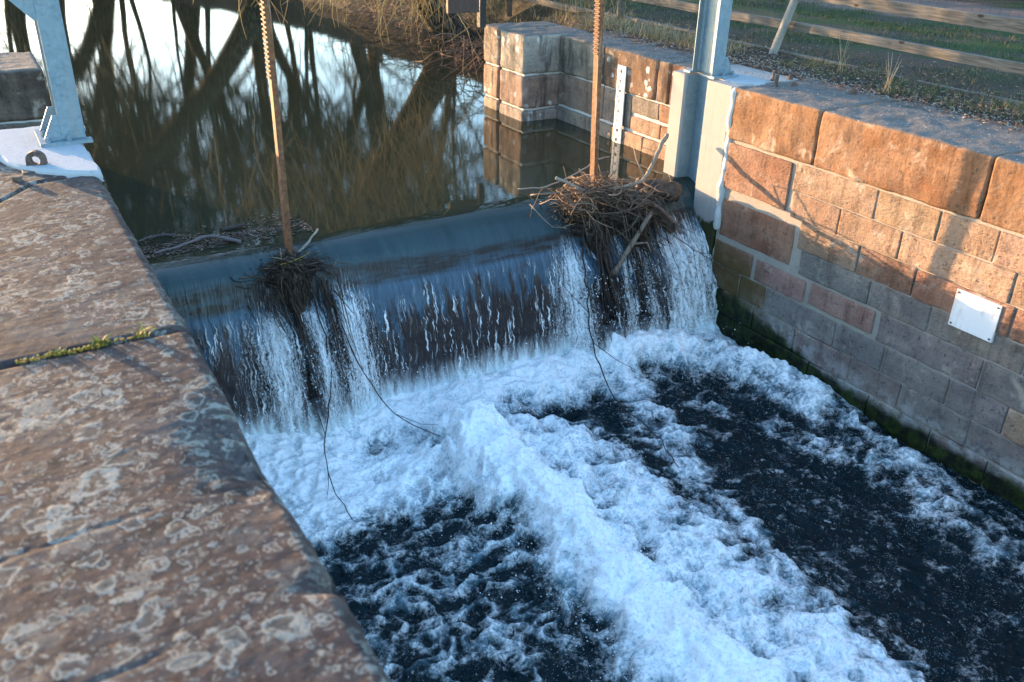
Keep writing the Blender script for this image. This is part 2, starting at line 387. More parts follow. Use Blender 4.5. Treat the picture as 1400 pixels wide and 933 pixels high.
def m_nappe():
    g = G('falling_water')
    u = g.attr('u'); s = g.attr('s'); white = g.attr('white'); hole = g.attr('hole')
    uv = g.n('CombineXYZ', {0: u, 1: s, 2: 0.}).outputs[0]
    wob = g.n('VectorMath', {0: uv, 1: g.n('VectorMath', {0: g.n('VectorMath', {0: g.noise(9, 3, .6, v=uv, col=True), 1: (.5, .5, .5)}, operation='SUBTRACT').outputs[0], 3: .075}, operation='SCALE').outputs[0]}, operation='ADD').outputs[0]
    st1 = g.noise(1, 4, .62, .3, v=g.scale(wob, 26, 3.0, 1))
    st2 = g.noise(1, 4, .65, .4, v=g.scale(wob, 60, 3.4, 1))
    st3 = g.noise(1, 4, .7, .8, v=g.scale(wob, 120, 42, 1))
    # thin bright threads where two stretched noises agree
    fallm = g.mr(s, .98, 1.06)
    thr = g.ma('MULTIPLY', g.mr(st1, .525, .56), g.mr(st2, .525, .565))
    thr = g.ma('MULTIPLY', g.ma('MULTIPLY', thr, g.mr(st3, .27, .38)), g.ma('MULTIPLY', fallm, g.mr(g.noise(1, 3, .6, v=g.scale(uv, 6, 1.2, 1)), .40, .54, .15, 1.)))
    # aerated masses
    aer = g.ma('MULTIPLY', g.mr(white, 0., .45), g.mr(g.ma('ADD', g.ma('ADD', g.ma('MULTIPLY', st3, 1.0), g.ma('MULTIPLY', st2, .9)), g.ma('MULTIPLY', white, .40)), 1.04, 1.46))
    foot = g.mr(g.ma('ADD', s, g.ma('MULTIPLY', st1, .5)), 1.88, 2.22)
    w = g.ma('MAXIMUM', g.ma('MAXIMUM', thr, aer), g.ma('MULTIPLY', foot, g.mr(st2, .2, .55, .75, 1.)))
    body = g.mix(g.mr(st1, .35, .65), (.036, .072, .105), (.075, .125, .17))
    flow = g.noise(1, 4, .6, .4, v=g.scale(uv, 9, 1.6, 1))
    crest = g.mix(g.mr(s, .60, .86), (.023, .026, .018), g.mix(flow, (.016, .029, .032), (.052, .086, .092)))
    body = g.mix(g.mr(s, .92, 1.0), crest, body)
    # rust coloured weed showing through the thin lower sheet
    stain = g.ma('MULTIPLY', g.mr(g.ma('ADD', g.noise(1, 4, .6, .5, v=g.scale(uv, 11, 1.6, 1)), g.mr(s, 1.04, 1.50, -.10, .17)), .42, .54), fallm)
    stain = g.ma('MULTIPLY', stain, g.mr(s, 1.95, 1.78))
    body = g.mix(g.ma('MULTIPLY', stain, .88), body, g.mix(st2, (.010, .008, .007), (.060, .030, .020)))
    lip = g.ma('MULTIPLY', g.mr(s, .895, .925), g.mr(s, 1.0, .965))  # dark reflection on the curving water, painted in as brown lines
    body = g.mix(g.ma('MULTIPLY', lip, g.mr(g.noise(1, 3, .6, v=g.scale(uv, 3, 34, 1)), .38, .58, .35, 1.)), body, (.022, .015, .010))
    wc = g.mix(g.mr(foot, 0, 1), (.88, .88, .88), (.78, .86, .86))
    c = g.mix(w, body, wc)
    h = g.ma('ADD', g.ma('MULTIPLY', st1, 1.), g.ma('ADD', g.ma('MULTIPLY', st2, .6), g.ma('MULTIPLY', w, .5)))
    nr = g.bump(g.ma('ADD', h, flow), g.mr(s, .62, 1.1, .05, .7), .02)
    pr = g.bsdf(col=c, rough=g.ma('ADD', g.mr(w, 0, 1, .0, .40), g.mr(s, .75, 1.05, .03, .10)), nrm=nr, ior=1.33, spec=.5)
    gap = g.ma('MULTIPLY', hole, g.mr(g.ma('SUBTRACT', 1., w), .35, .8))
    return g.end(g.n('MixShader', {0: g.ma('MULTIPLY', gap, .85), 1: pr, 2: g.n('BsdfTransparent').outputs[0]}).outputs[0])

def m_foam():
    g = G('churning_water')
    d = g.attr('foam'); fl = g.attr('flow')
    P = g.pos()
    warp = g.n('VectorMath', {0: P, 1: g.n('VectorMath', {0: g.n('VectorMath', {0: g.noise(7, 4, .6, col=True), 1: (.5, .5, .5)}, operation='SUBTRACT').outputs[0], 3: .09}, operation='SCALE').outputs[0]}, operation='ADD').outputs[0]
    a = g.noise(9, 5, .60, .4, v=warp)
    b = g.noise(46, 4, .66, .15, v=warp)
    web = g.ma('SUBTRACT', 1., g.ma('MULTIPLY', g.ma('ABSOLUTE', g.ma('SUBTRACT', g.noise(13, 3, .6, .5, v=warp), .5)), 6.5), clamp=True)
    web2 = g.ma('SUBTRACT', 1., g.ma('MULTIPLY', g.ma('ABSOLUTE', g.ma('SUBTRACT', g.noise(30, 3, .6, .5, v=warp), .5)), 6.), clamp=True)
    tex = g.ma('ADD', g.ma('MULTIPLY', a, .75), g.ma('ADD', g.ma('MULTIPLY', b, .45), g.ma('ADD', g.ma('MULTIPLY', web, .16), g.ma('MULTIPLY', web2, .10))))
    x = g.ma('ADD', d, g.ma('MULTIPLY', g.ma('SUBTRACT', tex, .73), g.mr(d, .5, 1., 1.30, .75)))
    f = g.mr(x, .24, 1.0)
    f = g.ma('MULTIPLY', f, g.mr(b, .30, .50, .62, 1.))
    spk = g.ma('MULTIPLY', g.mr(g.voro(70, v=warp), .20, .07), g.mr(g.noise(5, 3, .6), .40, .58))
    flk = g.ma('MULTIPLY', g.mr(g.noise(1, 4, .65, .6, v=g.scale(warp, 34, 24, 30)), .60, .70), g.mr(g.noise(2.6, 4, .6), .38, .56))
    f = g.ma('MAXIMUM', f, g.ma('MAXIMUM', g.ma('MULTIPLY', spk, .45), g.ma('MULTIPLY', flk, .34)))
    col = g.mix(g.mr(b, .3, .7), (.88, .88, .87), (.97, .96, .94))
    foam = g.bsdf(col=col, rough=.55, spec=.3, nrm=g.bump(g.ma('ADD', g.ma('MULTIPLY', b, .7), a), .40, .02))
    aer = g.mr(g.ma('ADD', d, g.ma('MULTIPLY', g.ma('SUBTRACT', g.noise(6, 4, .6, .3, v=warp), .5), .7)), .22, .85)
    wcol = g.mix(aer, g.mix(a, (.003, .008, .010), (.008, .020, .025)), g.mix(b, (.10, .19, .24), (.22, .36, .42)))
    water = g.bsdf(col=wcol, rough=.12, ior=1.33, spec=.10, nrm=g.bump(g.ma('ADD', g.noise(30, 4, .6, v=warp), g.ma('MULTIPLY', a, .8)), .16, .02))
    return g.end(g.n('MixShader', {0: f, 1: water, 2: foam}).outputs[0])

def m_ground():
    g = G('bank_soil'); p = g.xyz()
    n1 = g.noise(1.6, 6, .65); n2 = g.noise(38, 5, .7)
    c = g.mix(g.mr(n2, .3, .7), (.032, .026, .020), (.095, .076, .058))
    grass = g.ma('MULTIPLY', g.mr(g.noise(.9, 4, .65), .42, .58), g.mr(p[0], 7.6, 8.8))
    c = g.mix(grass, c, g.mix(n2, (.016, .038, .010), (.048, .078, .020)))
    d = g.ma('ADD', p[0], g.ma('ADD', g.ma('MULTIPLY', g.noise(.5, 3, .5), 1.2), g.ma('MULTIPLY', p[1], .03)))
    path = g.ma('MULTIPLY', g.mr(d, 12.2, 12.7), g.mr(d, 15.2, 14.7))
    c = g.mix(path, c, g.mix(n2, (.13, .085, .07), (.21, .15, .125)))
    c = g.mix(g.mr(g.noise(70, 3, .7), .66, .72, 0, .6), c, (.30, .26, .20))
    return g.end(g.bsdf(col=c, rough=.95, nrm=g.bump(g.ma('ADD', n2, n1), .6, .03), spec=.15))

M_MAS = m_masonry('pecked_sandstone', None, 1., moss=True, topdark=False)
M_COP = m_masonry('coping_sandstone', None, .35, topdark=True)
M_OLD = m_masonry('lichened_sandstone', None, .3, lichen=.9, topdark=True)
M_MORT = m_mortar('lime_mortar', (.27, .225, .18), (.40, .345, .285), moss=True)
M_UMAS = m_masonry('pool_sandstone', None, .5, topdark=False)
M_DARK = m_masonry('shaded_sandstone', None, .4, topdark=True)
M_MORT2 = m_mortar('pale_mortar', (.42, .41, .39), (.60, .59, .56))
M_PAD = m_mortar('bedding_mortar', (.30, .32, .34), (.42, .44, .46))
M_CON = m_concrete('cast_concrete')
M_SLAB = m_slab('lichened_slab')
M_STEEL = m_steel('galvanised_steel')
M_RUST = m_rust('rusted_steel', (.095, .034, .014), (.23, .095, .036))
M_IRON = m_rust('dark_iron', (.045, .032, .028), (.13, .085, .065))
M_TWIG = m_tint('dead_twigs', .75, .3, .6)
M_LEAF = m_tint('plant_matter', .7, .1, .4)
M_PEB = m_tint('small_stones', .8, .3, .4)
M_WOOD = m_wood('weathered_timber', (.085, .075, .064), (.215, .19, .165))
M_GREYW = m_simple('grey_timber', (.22, .21, .19), (.40, .38, .35), 9, .8, (40, 40, 3))
M_BARK = m_bark('willow_bark')
M_LOG = m_simple('wet_log', (.03, .02, .014), (.12, .075, .05), 14, .55)
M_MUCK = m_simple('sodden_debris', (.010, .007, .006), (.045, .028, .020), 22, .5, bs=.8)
M_GATE = m_simple('gate_plate', (.010, .008, .008), (.05, .028, .020), 9, .35, (30, 30, 4), .4)
def m_plate():
    g = G('faded_plate'); c = g.mix(g.noise(6, 4, .6), (.74, .72, .69), (.84, .83, .81))
    c = g.mix(g.mr(g.noise(1, 5, .65, .4, v=g.scale(g.pos(), 9, 9, 3.)), .50, .66, 0, .55), c, (.62, .44, .34))
    c = g.mix(g.mr(g.noise(1, 4, .6, v=g.scale(g.pos(), 40, 40, 4.)), .58, .7, 0, .4), c, (.40, .33, .28))
    return g.end(g.bsdf(col=c, rough=.4))
M_PLATE = m_plate()
M_BROWN = m_simple('brown_board', (.045, .028, .024), (.085, .055, .045), 10, .6, (8, 8, 1))
M_BLACK = m_simple('black_paint', (.012, .014, .016), (.025, .028, .03), 10, .5)
M_WIRE = m_simple('fence_wire', (.03, .03, .03), (.08, .08, .08), 30, .6)
M_GAUGE = m_simple('gauge_enamel', (.76, .77, .78), (.84, .85, .85), 5, .3, bs=.02)
M_INK = m_simple('gauge_ink', (.015, .016, .02), (.04, .04, .045), 20, .4)
M_UPW = m_upper_water(); M_NAP = m_nappe(); M_FOAM = m_foam(); M_GND = m_ground()

# ------------------------------------------------------------------ key dimensions (metres, wall tops at z = 0)
XR, XL = 5.60, .495          # channel faces below the weir
XRU, XLU = 5.88, .22         # recessed faces above the weir
ZU, ZD = -.96, -2.28         # water levels
GY0, GY1 = 6.05, 6.32        # gate guides

# ------------------------------------------------------------------ ground
def river_field(X, Y):
    """> 0 on land: metres from the water's edge above the weir"""
    poly = np.array([(5.7, 9.6), (6.3, 10.6), (6.9, 12.2), (7.35, 13.9), (7.25, 15.8), (6.9, 18.4), (6.6, 22.), (5.6, 27.), (3.5, 32.), (0, 35.), (-8., 37.5), (-40, 40.),
                     (-40, 20.), (-8., 16.), (-3., 13.), (-.6, 10.6), (.1, 9.6)])
    x = X.reshape(-1); y = Y.reshape(-1); d = np.full(x.shape, 1e9); ins = np.zeros(x.shape, bool)
    n = len(poly)
    for i in range(n):
        a, b = poly[i], poly[(i+1) % n]; e = b-a
        t = np.clip(((x-a[0])*e[0]+(y-a[1])*e[1])/(e@e), 0, 1)
        d = np.minimum(d, np.hypot(x-a[0]-t*e[0], y-a[1]-t*e[1]))
        c = (a[1] > y) != (b[1] > y)
        with np.errstate(divide='ignore', invalid='ignore'):
            xx = a[0]+(y-a[1])*(b[0]-a[0])/(b[1]-a[1]) if b[1] != a[1] else np.full(x.shape, 1e9)
        ins ^= c & (x < xx)
    return np.where(ins, -d, d).reshape(X.shape)
gx = np.unique(np.round(np.concatenate([np.linspace(-400, -20, 14), np.arange(-20, -1.2, .6), [-.95, -.8, -.6, 6.05, 6.2, 6.36], np.arange(6.45, 15, .12), np.arange(0, 6.0, .5), np.arange(15, 40, 1.), np.linspace(40, 500, 14)]), 3))
gy = np.unique(np.round(np.concatenate([np.linspace(-300, -4, 14), np.arange(-4, 2, .5), np.arange(2, 17, .12), np.arange(17, 36, .4), np.linspace(36, 600, 20)]), 3))
X, Y = np.meshgrid(gx, gy, indexing='ij')
d = river_field(X, Y)+.25*fbm(X*.9, Y*.9, 0, 3)
Z = -1.5+1.5*sstep(-.25, 1.1, d)+.05*fbm(X*.8, Y*.8, 2, 4)*sstep(.6, 2, d)
Z += .018*fbm(X*4, Y*4, 2, 3)
chan = (X > -.7) & (X < 6.25) & (Y < 9.7)
Z = np.where(chan, -3.4, Z)
onbank = (X >= 6.25) & (X < 6.7) & (Y < 9.9)
Z = np.where(onbank, np.minimum(Z, -.015+.02*(X-6.3)), Z)
Z = np.where((X > 6.7) & (X < 40), Z-.05*sstep(8, 12, X), Z)
me = grid_mesh('ground', np.stack([X, Y, Z], -1))
tag(link_mesh('ground', me, M_GND), 'bare earth banks with grass and a dirt path', 'ground', kind='structure')
def ground_z(x, y):
    i = int(np.clip(np.searchsorted(gx, x)-1, 0, len(gx)-2)); j = int(np.clip(np.searchsorted(gy, y)-1, 0, len(gy)-2))
    a = (x-gx[i])/(gx[i+1]-gx[i]); b = (y-gy[j])/(gy[j+1]-gy[j])
    return float(Z[i, j]*(1-a)*(1-b)+Z[i+1, j]*a*(1-b)+Z[i, j+1]*(1-a)*b+Z[i+1, j+1]*a*b)

# ------------------------------------------------------------------ water above the weir
ux = np.concatenate([np.linspace(-60, -2, 12), np.arange(-1, 9, .5), np.linspace(9, 60, 10)]); uy = np.concatenate([np.arange(6.9, 12, .3), np.linspace(12, 60, 20)])
X2, Y2 = np.meshgrid(ux, uy, indexing='ij')
tag(link_mesh('upper_water', grid_mesh('upper_water', np.stack([X2, Y2, np.full(X2.shape, ZU)], -1)), M_UPW), 'still brown river water above the weir', 'water', kind='structure')
# crest part: same material as the pool, ends where the sheet starts to fall
prof = np.array([(0, 6.92, -.96), (.3, 6.62, -.9605), (.48, 6.44, -.961), (.60, 6.32, -.967), (.70, 6.22, -.990), (.79, 6.14, -1.038), (.87, 6.065, -1.113), (.94, 6.0, -1.212),
                 (1.0, 5.93, -1.325), (1.2, 5.865, -1.515), (1.4, 5.815, -1.71), (1.6, 5.775, -1.905), (1.8, 5.745, -2.1), (2.0, 5.72, -2.28), (2.2, 5.70, -2.46)])
ss = np.linspace(0, 2.2, 190); sx = np.linspace(.5-.3, 5.9, 620)
py = np.interp(ss, prof[:, 0], prof[:, 1]); pz = np.interp(ss, prof[:, 0], prof[:, 2])
for _ in range(10):
    py[1:-1] = .25*py[:-2]+.5*py[1:-1]+.25*py[2:]; pz[1:-1] = .25*pz[:-2]+.5*pz[1:-1]+.25*pz[2:]
XX, SS = np.meshgrid(sx, ss, indexing='ij')
YY = np.broadcast_to(py, XX.shape).copy()
lag = .11*(1-sstep(1.4, 3.6, XX))*sstep(.2, .6, SS)*(1-sstep(.86, .99, SS))
ZZ = np.interp((SS-lag).ravel(), ss, pz).reshape(SS.shape)
def gb(x, c, w): return np.exp(-((x-c)/w)**2)
pile = np.clip(gb(XX, 1.72, .33)+1.0*sstep(4.0, 4.25, XX), 0, 1)
fall = sstep(.9, 1.15, SS)
turb = fbm(XX*13, SS*2.5, 3, 4)
fine = fbm(XX*42, SS*5, 9, 3)
YY -= fall*(.010*turb+.005*fine)
YY -= pile*fall*(.10+.16*(SS-1)+.10*turb+.05*fine)
ZZ += pile*sstep(.6, .85, SS)*(1-fall)*(.03*turb)
white = np.clip(.08+.95*gb(XX, 1.50, .13)+.85*gb(XX, 1.80, .08)+.9*gb(XX, 2.08, .15)+.95*gb(XX, 4.12, .10)+.75*gb(XX, 4.62, .06)+.6*gb(XX, 4.85, .09)+.95*sstep(4.95, 5.15, XX)*(1-.25*gb(XX, 5.55, .08))+.25*gb(XX, 1.25, .12)+.35*gb(XX, 3.95, .08), 0, 1)
white *= sstep(.86, 1.1, SS)
spread = sstep(1.3, 2., SS)
white = np.clip(white+.35*spread*gb(XX, 2.3, .3)+.25*spread*gb(XX, 3.85, .2), 0, 1)
hole = np.clip(.95*gb(XX, 1.66, .05)+.95*gb(XX-.10*(SS-1), 1.93, .06)+.95*gb(XX, 4.40, .10)+.8*gb(XX, 4.74, .06)+.5*gb(XX, .9, .12), 0, 1)*sstep(.9, 1.1, SS)*sstep(1.95, 1.6, SS)
inside = sstep(XL+.02, XL-.02, XX)+sstep(XR-.02, XR+.02, XX)
_f = lambda a: a[::-1]
me = grid_mesh('falling_water', np.stack([_f(XX), _f(YY), _f(ZZ)], -1), {'u': _f(XX), 's': _f(SS), 'white': _f(white), 'hole': _f(hole)})
ncut = int(np.searchsorted(ss, .60))
me.materials.append(M_UPW)
nap = link_mesh('weir_waterfall', me, None); me.materials.clear(); me.materials.append(M_UPW); me.materials.append(M_NAP)
mi = np.ones((len(sx)-1, len(ss)-1), np.int32); mi[:, :ncut] = 0
me.polygons.foreach_set('material_index', mi.reshape(-1))
tag(nap, 'smooth sheet of water curving over the weir and breaking into streaks', 'waterfall', kind='structure')

# ------------------------------------------------------------------ churning water below
fx = np.arange(.3, 5.75, .0105); fy = np.arange(.2, 6.05, .0105)
FX, FY = np.meshgrid(fx, fy, indexing='ij')
wx = FX+.10*fbm(FX*3, FY*3, 1, 3); wy = FY+.10*fbm(FX*3, FY*3, 7, 3)
def seg(pts, wx, wy):
    """distance to a polyline and the position along it (0..1)"""
    D = np.full(wx.shape, 1e9); T = np.zeros(wx.shape); n = len(pts)-1
    for i in range(n):
        a = np.array(pts[i]); b = np.array(pts[i+1]); e = b-a
        t = np.clip(((wx-a[0])*e[0]+(wy-a[1])*e[1])/(e@e), 0, 1)
        dd = np.hypot(wx-a[0]-t*e[0], wy-a[1]-t*e[1]); m = dd < D
        D = np.where(m, dd, D); T = np.where(m, (i+t)/n, T)
    return D, T
foam = np.full(FX.shape, .12)
def put(val): 
    global foam
    foam = np.maximum(foam, val)
put(.95*np.exp(-(np.clip(5.62-wy, 0, 9)/.55)**2)*(1-.8*np.exp(-(((wx-3.5)/.36)**2+((wy-5.06)/.16)**2))))
put(.82*sstep(4.1, 4.75, wy)*sstep(2.55, 2.2, wx))
put(.80*np.exp(-(np.clip(wx-1.05, 0, 9)/.22)**2)*(.7+.3*fbm(wx*2, wy*2, 0, 2)))
pl, pt = seg([(2.62, 5.05), (2.56, 4.5), (2.66, 3.9), (2.66, 3.3), (2.66, 2.7), (2.72, 1.9), (2.8, .2)], wx, wy)
put(1.10*np.exp(-(pl/(.31+.08*pt))**3))
rt, rtt = seg([(3.15, 4.8), (3.2, 4.3), (3.25, 3.5), (3.3, 2.8), (3.35, 2.0), (3.3, .2)], wx, wy)
put(.72*np.exp(-(rt/.46)**3))
foam = foam*(1-.30*np.exp(-(((wx-4.25)/.75)**4+((wy-2.6)/1.3)**4)))
fr, frt = seg([(4.5, 5.5), (5.2, 5.2), (5.42, 4.5), (5.35, 3.8), (5.25, 3.1), (5.1, 2.4), (5., 1.)], wx, wy)
put((.92-.72*frt)*np.exp(-(fr/(.30+.1*frt))**2))
f2, f2t = seg([(4.35, 5.2), (4.2, 4.7), (4.0, 4.2), (3.8, 3.7)], wx, wy)
put(.66*np.exp(-(f2/.30)**2)*(1-.35*f2t))
f3, _ = seg([(3.95, 3.6), (3.72, 2.9), (3.70, 2.5), (3.45, 2.0)], wx, wy)
put(.52*np.exp(-(f3/.10)**2))
f4, _ = seg([(4.6, 4.6), (4.9, 4.0), (5.0, 3.3)], wx, wy)
put(.38*np.exp(-(f4/.20)**2))
dl = np.exp(-(((wx-1.85)/.62)**4+((wy-3.35)/.98)**4)); foam = foam*(1-dl)+.33*dl*np.ones_like(foam)
foam = foam-.28*np.exp(-(((wx-4.35)/.16)**2+((wy-4.75)/.18)**2))
lace = ridge(wx*2.6, wy*2.2, 4, 3)-.66
cells = ridge(wx*5.2+.3*fbm(wx*9, wy*9, 1, 2), wy*6.0, 8, 2)-.70
foam = np.clip(foam+.50*lace+(.42+.25*dl)*cells*(1-np.clip(foam-.35, 0, .6)), 0, 1.1)
lump = fbm(wx*5.5, wy*5.5, 2, 3); lump2 = np.abs(fbm(wx*11, wy*11, 5, 2)); cell = cells
FZ = ZD+.05*fbm(FX*1.6, FY*1.3, 0, 2)+.045*cell+.010*fbm(FX*14, FY*12, 3, 3)
calm = 1-.75*np.exp(-((5.75-FY)/.55)**2)
FZ += sstep(.3, .9, foam)*(.05+(.045*lump+.015*lump2)*calm)
FZ += (.30*np.exp(-(pl/.29)**2)*np.clip(1-1.0*pt, .28, 1)*sstep(5.35, 4.95, FY))*(1+.35*lump+.15*fbm(wx*18, wy*18, 1, 2))
FZ += .10*np.exp(-(rt/.4)**2)*(1+.6*lump)
FZ += .16*np.exp(-(fr/.26)**2)*(1-.75*frt)*(1+.5*lump)
FZ += .05*np.exp(-((5.7-FY)/.3)**2)*(1+lump)
FZ -= .16*np.exp(-(((wx-3.5)/.4)**2+((wy-5.1)/.22)**2))
me = grid_mesh('churning_water', np.stack([FX, FY, FZ], -1), {'foam': foam, 'flow': pt})
tag(link_mesh('lower_water', me, M_FOAM), 'dark water churned white with foam below the weir', 'water', kind='structure')
def foam_z(x, y):
    i = int(np.clip((x-fx[0])/.0105, 0, len(fx)-1)); j = int(np.clip((y-fy[0])/.0105, 0, len(fy)-1)); return float(FZ[i, j])
lx = np.concatenate([np.linspace(.2, 5.9, 12)]); ly = np.linspace(-40, .25, 20)
LX, LY = np.meshgrid(lx, ly, indexing='ij')
tag(link_mesh('water', grid_mesh('water', np.stack([LX, LY, np.full(LX.shape, ZD-.02)], -1)), M_FOAM), 'dark tail water running off downstream', 'water', kind='structure')
# spray
mb = MB()
_t = (1+5**.5)/2; ico = np.array([(-1,_t,0),(1,_t,0),(-1,-_t,0),(1,-_t,0),(0,-1,_t),(0,1,_t),(0,-1,-_t),(0,1,-_t),(_t,0,-1),(_t,0,1),(-_t,0,-1),(-_t,0,1)])/1.9
icf = [(0,11,5),(0,5,1),(0,1,7),(0,7,10),(0,10,11),(1,5,9),(5,11,4),(11,10,2),(10,7,6),(7,1,8),(3,9,4),(3,4,2),(3,2,6),(3,6,8),(3,8,9),(4,9,5),(2,4,11),(6,2,10),(8,6,7),(9,8,1)]
def drop(x, y, z, r): mb.add(ico*r+np.array((x, y, z)), icf)
for k in range(4200):
    t = rng.random()
    if t < .45:
        x = rng.uniform(.7, 5.5); y = 5.65-abs(rng.gauss(0, .25)); z = foam_z(x, y)+abs(rng.gauss(0, .14))
    elif t < .8:
        q = rng.random(); x = 2.6+rng.gauss(0, .28); y = 5.05-q*2.8; z = foam_z(x, y)+abs(rng.gauss(0, .07))
    else:
        x = rng.choice([1.5, 1.8, 2.1, 4.15, 4.65, 5.3])+rng.gauss(0, .12); y = 5.6-rng.random()*.15; z = -2.2+rng.random()*.8; 
        if x > 5.55: continue
    drop(x, y, z, rng.uniform(.0015, .0038)+.004*rng.random()**6)
M_DROP = m_simple('spray_drops', (.75, .82, .88), (.9, .93, .95), 5, .3, bs=0)
tag(mb.build('spray_droplets', M_DROP, smooth=True), 'fine droplets thrown up at the foot of the weir', 'spray', kind='stuff')

# ------------------------------------------------------------------ right bank wall below the weir
def jit(c, a, r=rng):
    b = 1+r.uniform(-a, a); return tuple(max(.01, k*b*(1+r.uniform(-a, a)*.25)) for k in c)
TAN = (.33, .215, .148); TAN2 = (.37, .25, .172); BRN = (.28, .145, .092); GRY = (.235, .21, .20); RED = (.30, .13, .08); PINK = (.36, .20, .165); PURP = (.24, .185, .172)  # GRY puts the cool shade of the lower courses into the stone colour
rw = thing('stone_wall', 'tall coursed sandstone wall right of the weir, dark and mossy at its foot', 'wall', (5.9, 3., -2.3))
mb = MB()
mb.box((XR+.012, -12, -3.3), (XR+.7, 5.70, -.42))
mb.build('mortar', M_MORT, rw)
mb = MB()
def block(y0, y1, z0, z1, col, gap=.010, face=0.):
    if y1-y0 < .03: return
    mb.col = jit(col, .13)
    near = y1 > 1.6
    mb.rbox((XR+face+rng.uniform(-.007, .006), y0+gap/2, z0+gap/2), (XR+.28, y1-gap/2, z1-gap/2), .011, .035 if near else .3, .010 if near else 0, 7, rng.random()*90)
def course(z0, z1, js, cols, start=None):
    ys = list(js)
    while ys[-1] > -11: ys.append(ys[-1]-rng.uniform(.42, .85))
    for i in range(len(ys)-1):
        col = cols[i] if i < len(cols) and cols[i] else rng.choice([TAN, GRY, GRY, TAN2, BRN, PURP])
        block(ys[i+1], ys[i], z0, z1, col)
block(4.915, 5.69, -.89, -.455, BRN, .03)                       # big replaced block under the coping
course(-.690, -.455, [4.90, 4.08, 3.545, 3.105, 2.45, 1.9], [TAN2, TAN2, TAN, TAN, TAN])
course(-.915, -.690, [4.88, 4.375, 3.805, 2.92, 2.4], [TAN2, TAN, TAN2, TAN, TAN2])
block(4.775, 5.68, -1.345, -.955, RED, .04)                     # tall red block
course(-1.145, -.915, [4.745, 4.135, 3.625, 2.86, 2.3], [TAN2, BRN, BRN, BRN, GRY])
course(-1.355, -1.145, [4.69, 3.975, 3.44, 2.70, 2.1], [GRY, GRY, GRY, BRN])
block(5.20, 5.69, -1.60, -1.375, BRN)
block(4.57, 5.17, -1.60, -1.375, PINK, .03); block(3.86, 4.55, -1.585, -1.355, PINK, .045)
course(-1.600, -1.355, [3.84, 2.965, 2.25], [GRY, GRY, TAN])
course(-1.830, -1.600, [5.69, 5.33, 5.0, 4.21, 3.73, 3.16, 2.71, 2.2], [BRN, BRN, GRY, GRY, GRY, GRY, TAN])
course(-2.055, -1.830, [5.69, 5.1, 4.6, 4.0, 3.52, 2.93, 2.4], [GRY, GRY, PURP, PURP, GRY, GRY])
course(-2.280, -2.055, [5.69, 5.3, 4.4, 3.77, 3.2, 2.73, 2.1], [GRY, GRY, GRY, PURP, PURP, GRY])
course(-2.60, -2.280, [5.69, 5.0, 4.3, 3.6, 3.0, 2.4], [GRY]*5)
o = mb.build('masonry', M_MAS, rw, smooth=True, col=True)
cj = [5.70, 4.725, 3.275, 1.95, .5, -1., -3., -5., -8., -12]
for i in range(len(cj)-1):
    mb = MB(); mb.col = jit((.25, .128, .066), .12)
    near = cj[i] > 1
    mb.rbox((XR-.012, cj[i+1]+.003, -.445), (6.52, cj[i]-.003, .0), .026, .03 if near else .3, .022 if near else 0, 4.5, i*13.)
    if i == 2: pass
    mb.build('coping_stone', M_COP, rw, smooth=True, col=True)

# ------------------------------------------------------------------ concrete guide pier
cp = thing('concrete_pier', 'pale cast concrete guide pier with a vertical gate slot', 'pier', (5.75, 6.1, -1.2))
def groove_poly(x0, sgn, xb, y0, y1, dpt=.15, ch=.012):
    """plan of a pier with a slot; sgn=+1: solid lies towards +x"""
    p = [(x0+ch*sgn, y0), (x0, y0+ch), (x0, GY0-.022), (x0+.012*sgn, GY0-.008), (x0+dpt*sgn, GY0+.02), (x0+dpt*sgn, GY1-.005), (x0+.012*sgn, GY1+.012), (x0, GY1+.026), (x0, y1-ch), (x0+ch*sgn, y1), (xb, y1), (xb, y0)]
    return p if sgn < 0 else p[::-1]
mb = MB(); mb.prism(groove_poly(XR-.004, 1, 6.4, 5.72, 6.52), -3.2, -.004); mb.build('pier_body', M_CON, cp)
def lining(x0, sgn, dpt=.15):
    o = [(x0+.014*sgn, GY0-.0055), (x0+(dpt-.002)*sgn, GY0+.0225), (x0+(dpt-.002)*sgn, GY1-.0075), (x0+.014*sgn, GY1+.0095)]
    i = [(x0+.014*sgn, GY0+.0005), (x0+(dpt-.008)*sgn, GY0+.0285), (x0+(dpt-.008)*sgn, GY1-.0135), (x0+.014*sgn, GY1+.0035)]
    p = o+i[::-1]; return p if sgn > 0 else p[::-1]
mb = MB(); mb.prism(lining(XR-.004, 1), -1.25, -.012); mb.build('guide_channel', M_STEEL, cp)
mb = MB(); mb.rbox((5.58, 5.665, -1.30), (5.9, 5.735, -.02), .03, .03, .05, 5, 3.); mb.build('mortar_seam', M_MORT2, cp, smooth=True)
# mortar skirt on the coping round the right post
def pad(name, poly, z0, z1, inset, parent, mat):
    m = MB(); n = len(poly); c = np.mean(poly, axis=0); P = np.array(poly, float)
    inner = P+(c-P)/np.linalg.norm(c-P, axis=1)[:, None]*inset
    vs = [(a, b, z0) for a, b in P]+[(a, b, z0+(z1-z0)*.7) for a, b in (P+(inner-P)*.35)]+[(a, b, z1) for a, b in inner]
    fs = [(i, (i+1) % n, n+(i+1) % n, n+i) for i in range(n)]+[(n+i, n+(i+1) % n, 2*n+(i+1) % n, 2*n+i) for i in range(n)]+[tuple(2*n+i for i in range(n))]
    m.add(vs, fs); return m.build(name, mat, parent, smooth=False)
def wig(poly, step=.05, a=.012):
    out = []
    for i in range(len(poly)):
        p, q = np.array(poly[i]), np.array(poly[(i+1) % len(poly)]); L = np.linalg.norm(q-p); k = max(1, int(L/step))
        for j in range(k):
            s = p+(q-p)*j/k; out.append((s[0]+rng.uniform(-a, a), s[1]+rng.uniform(-a, a)))
    return out
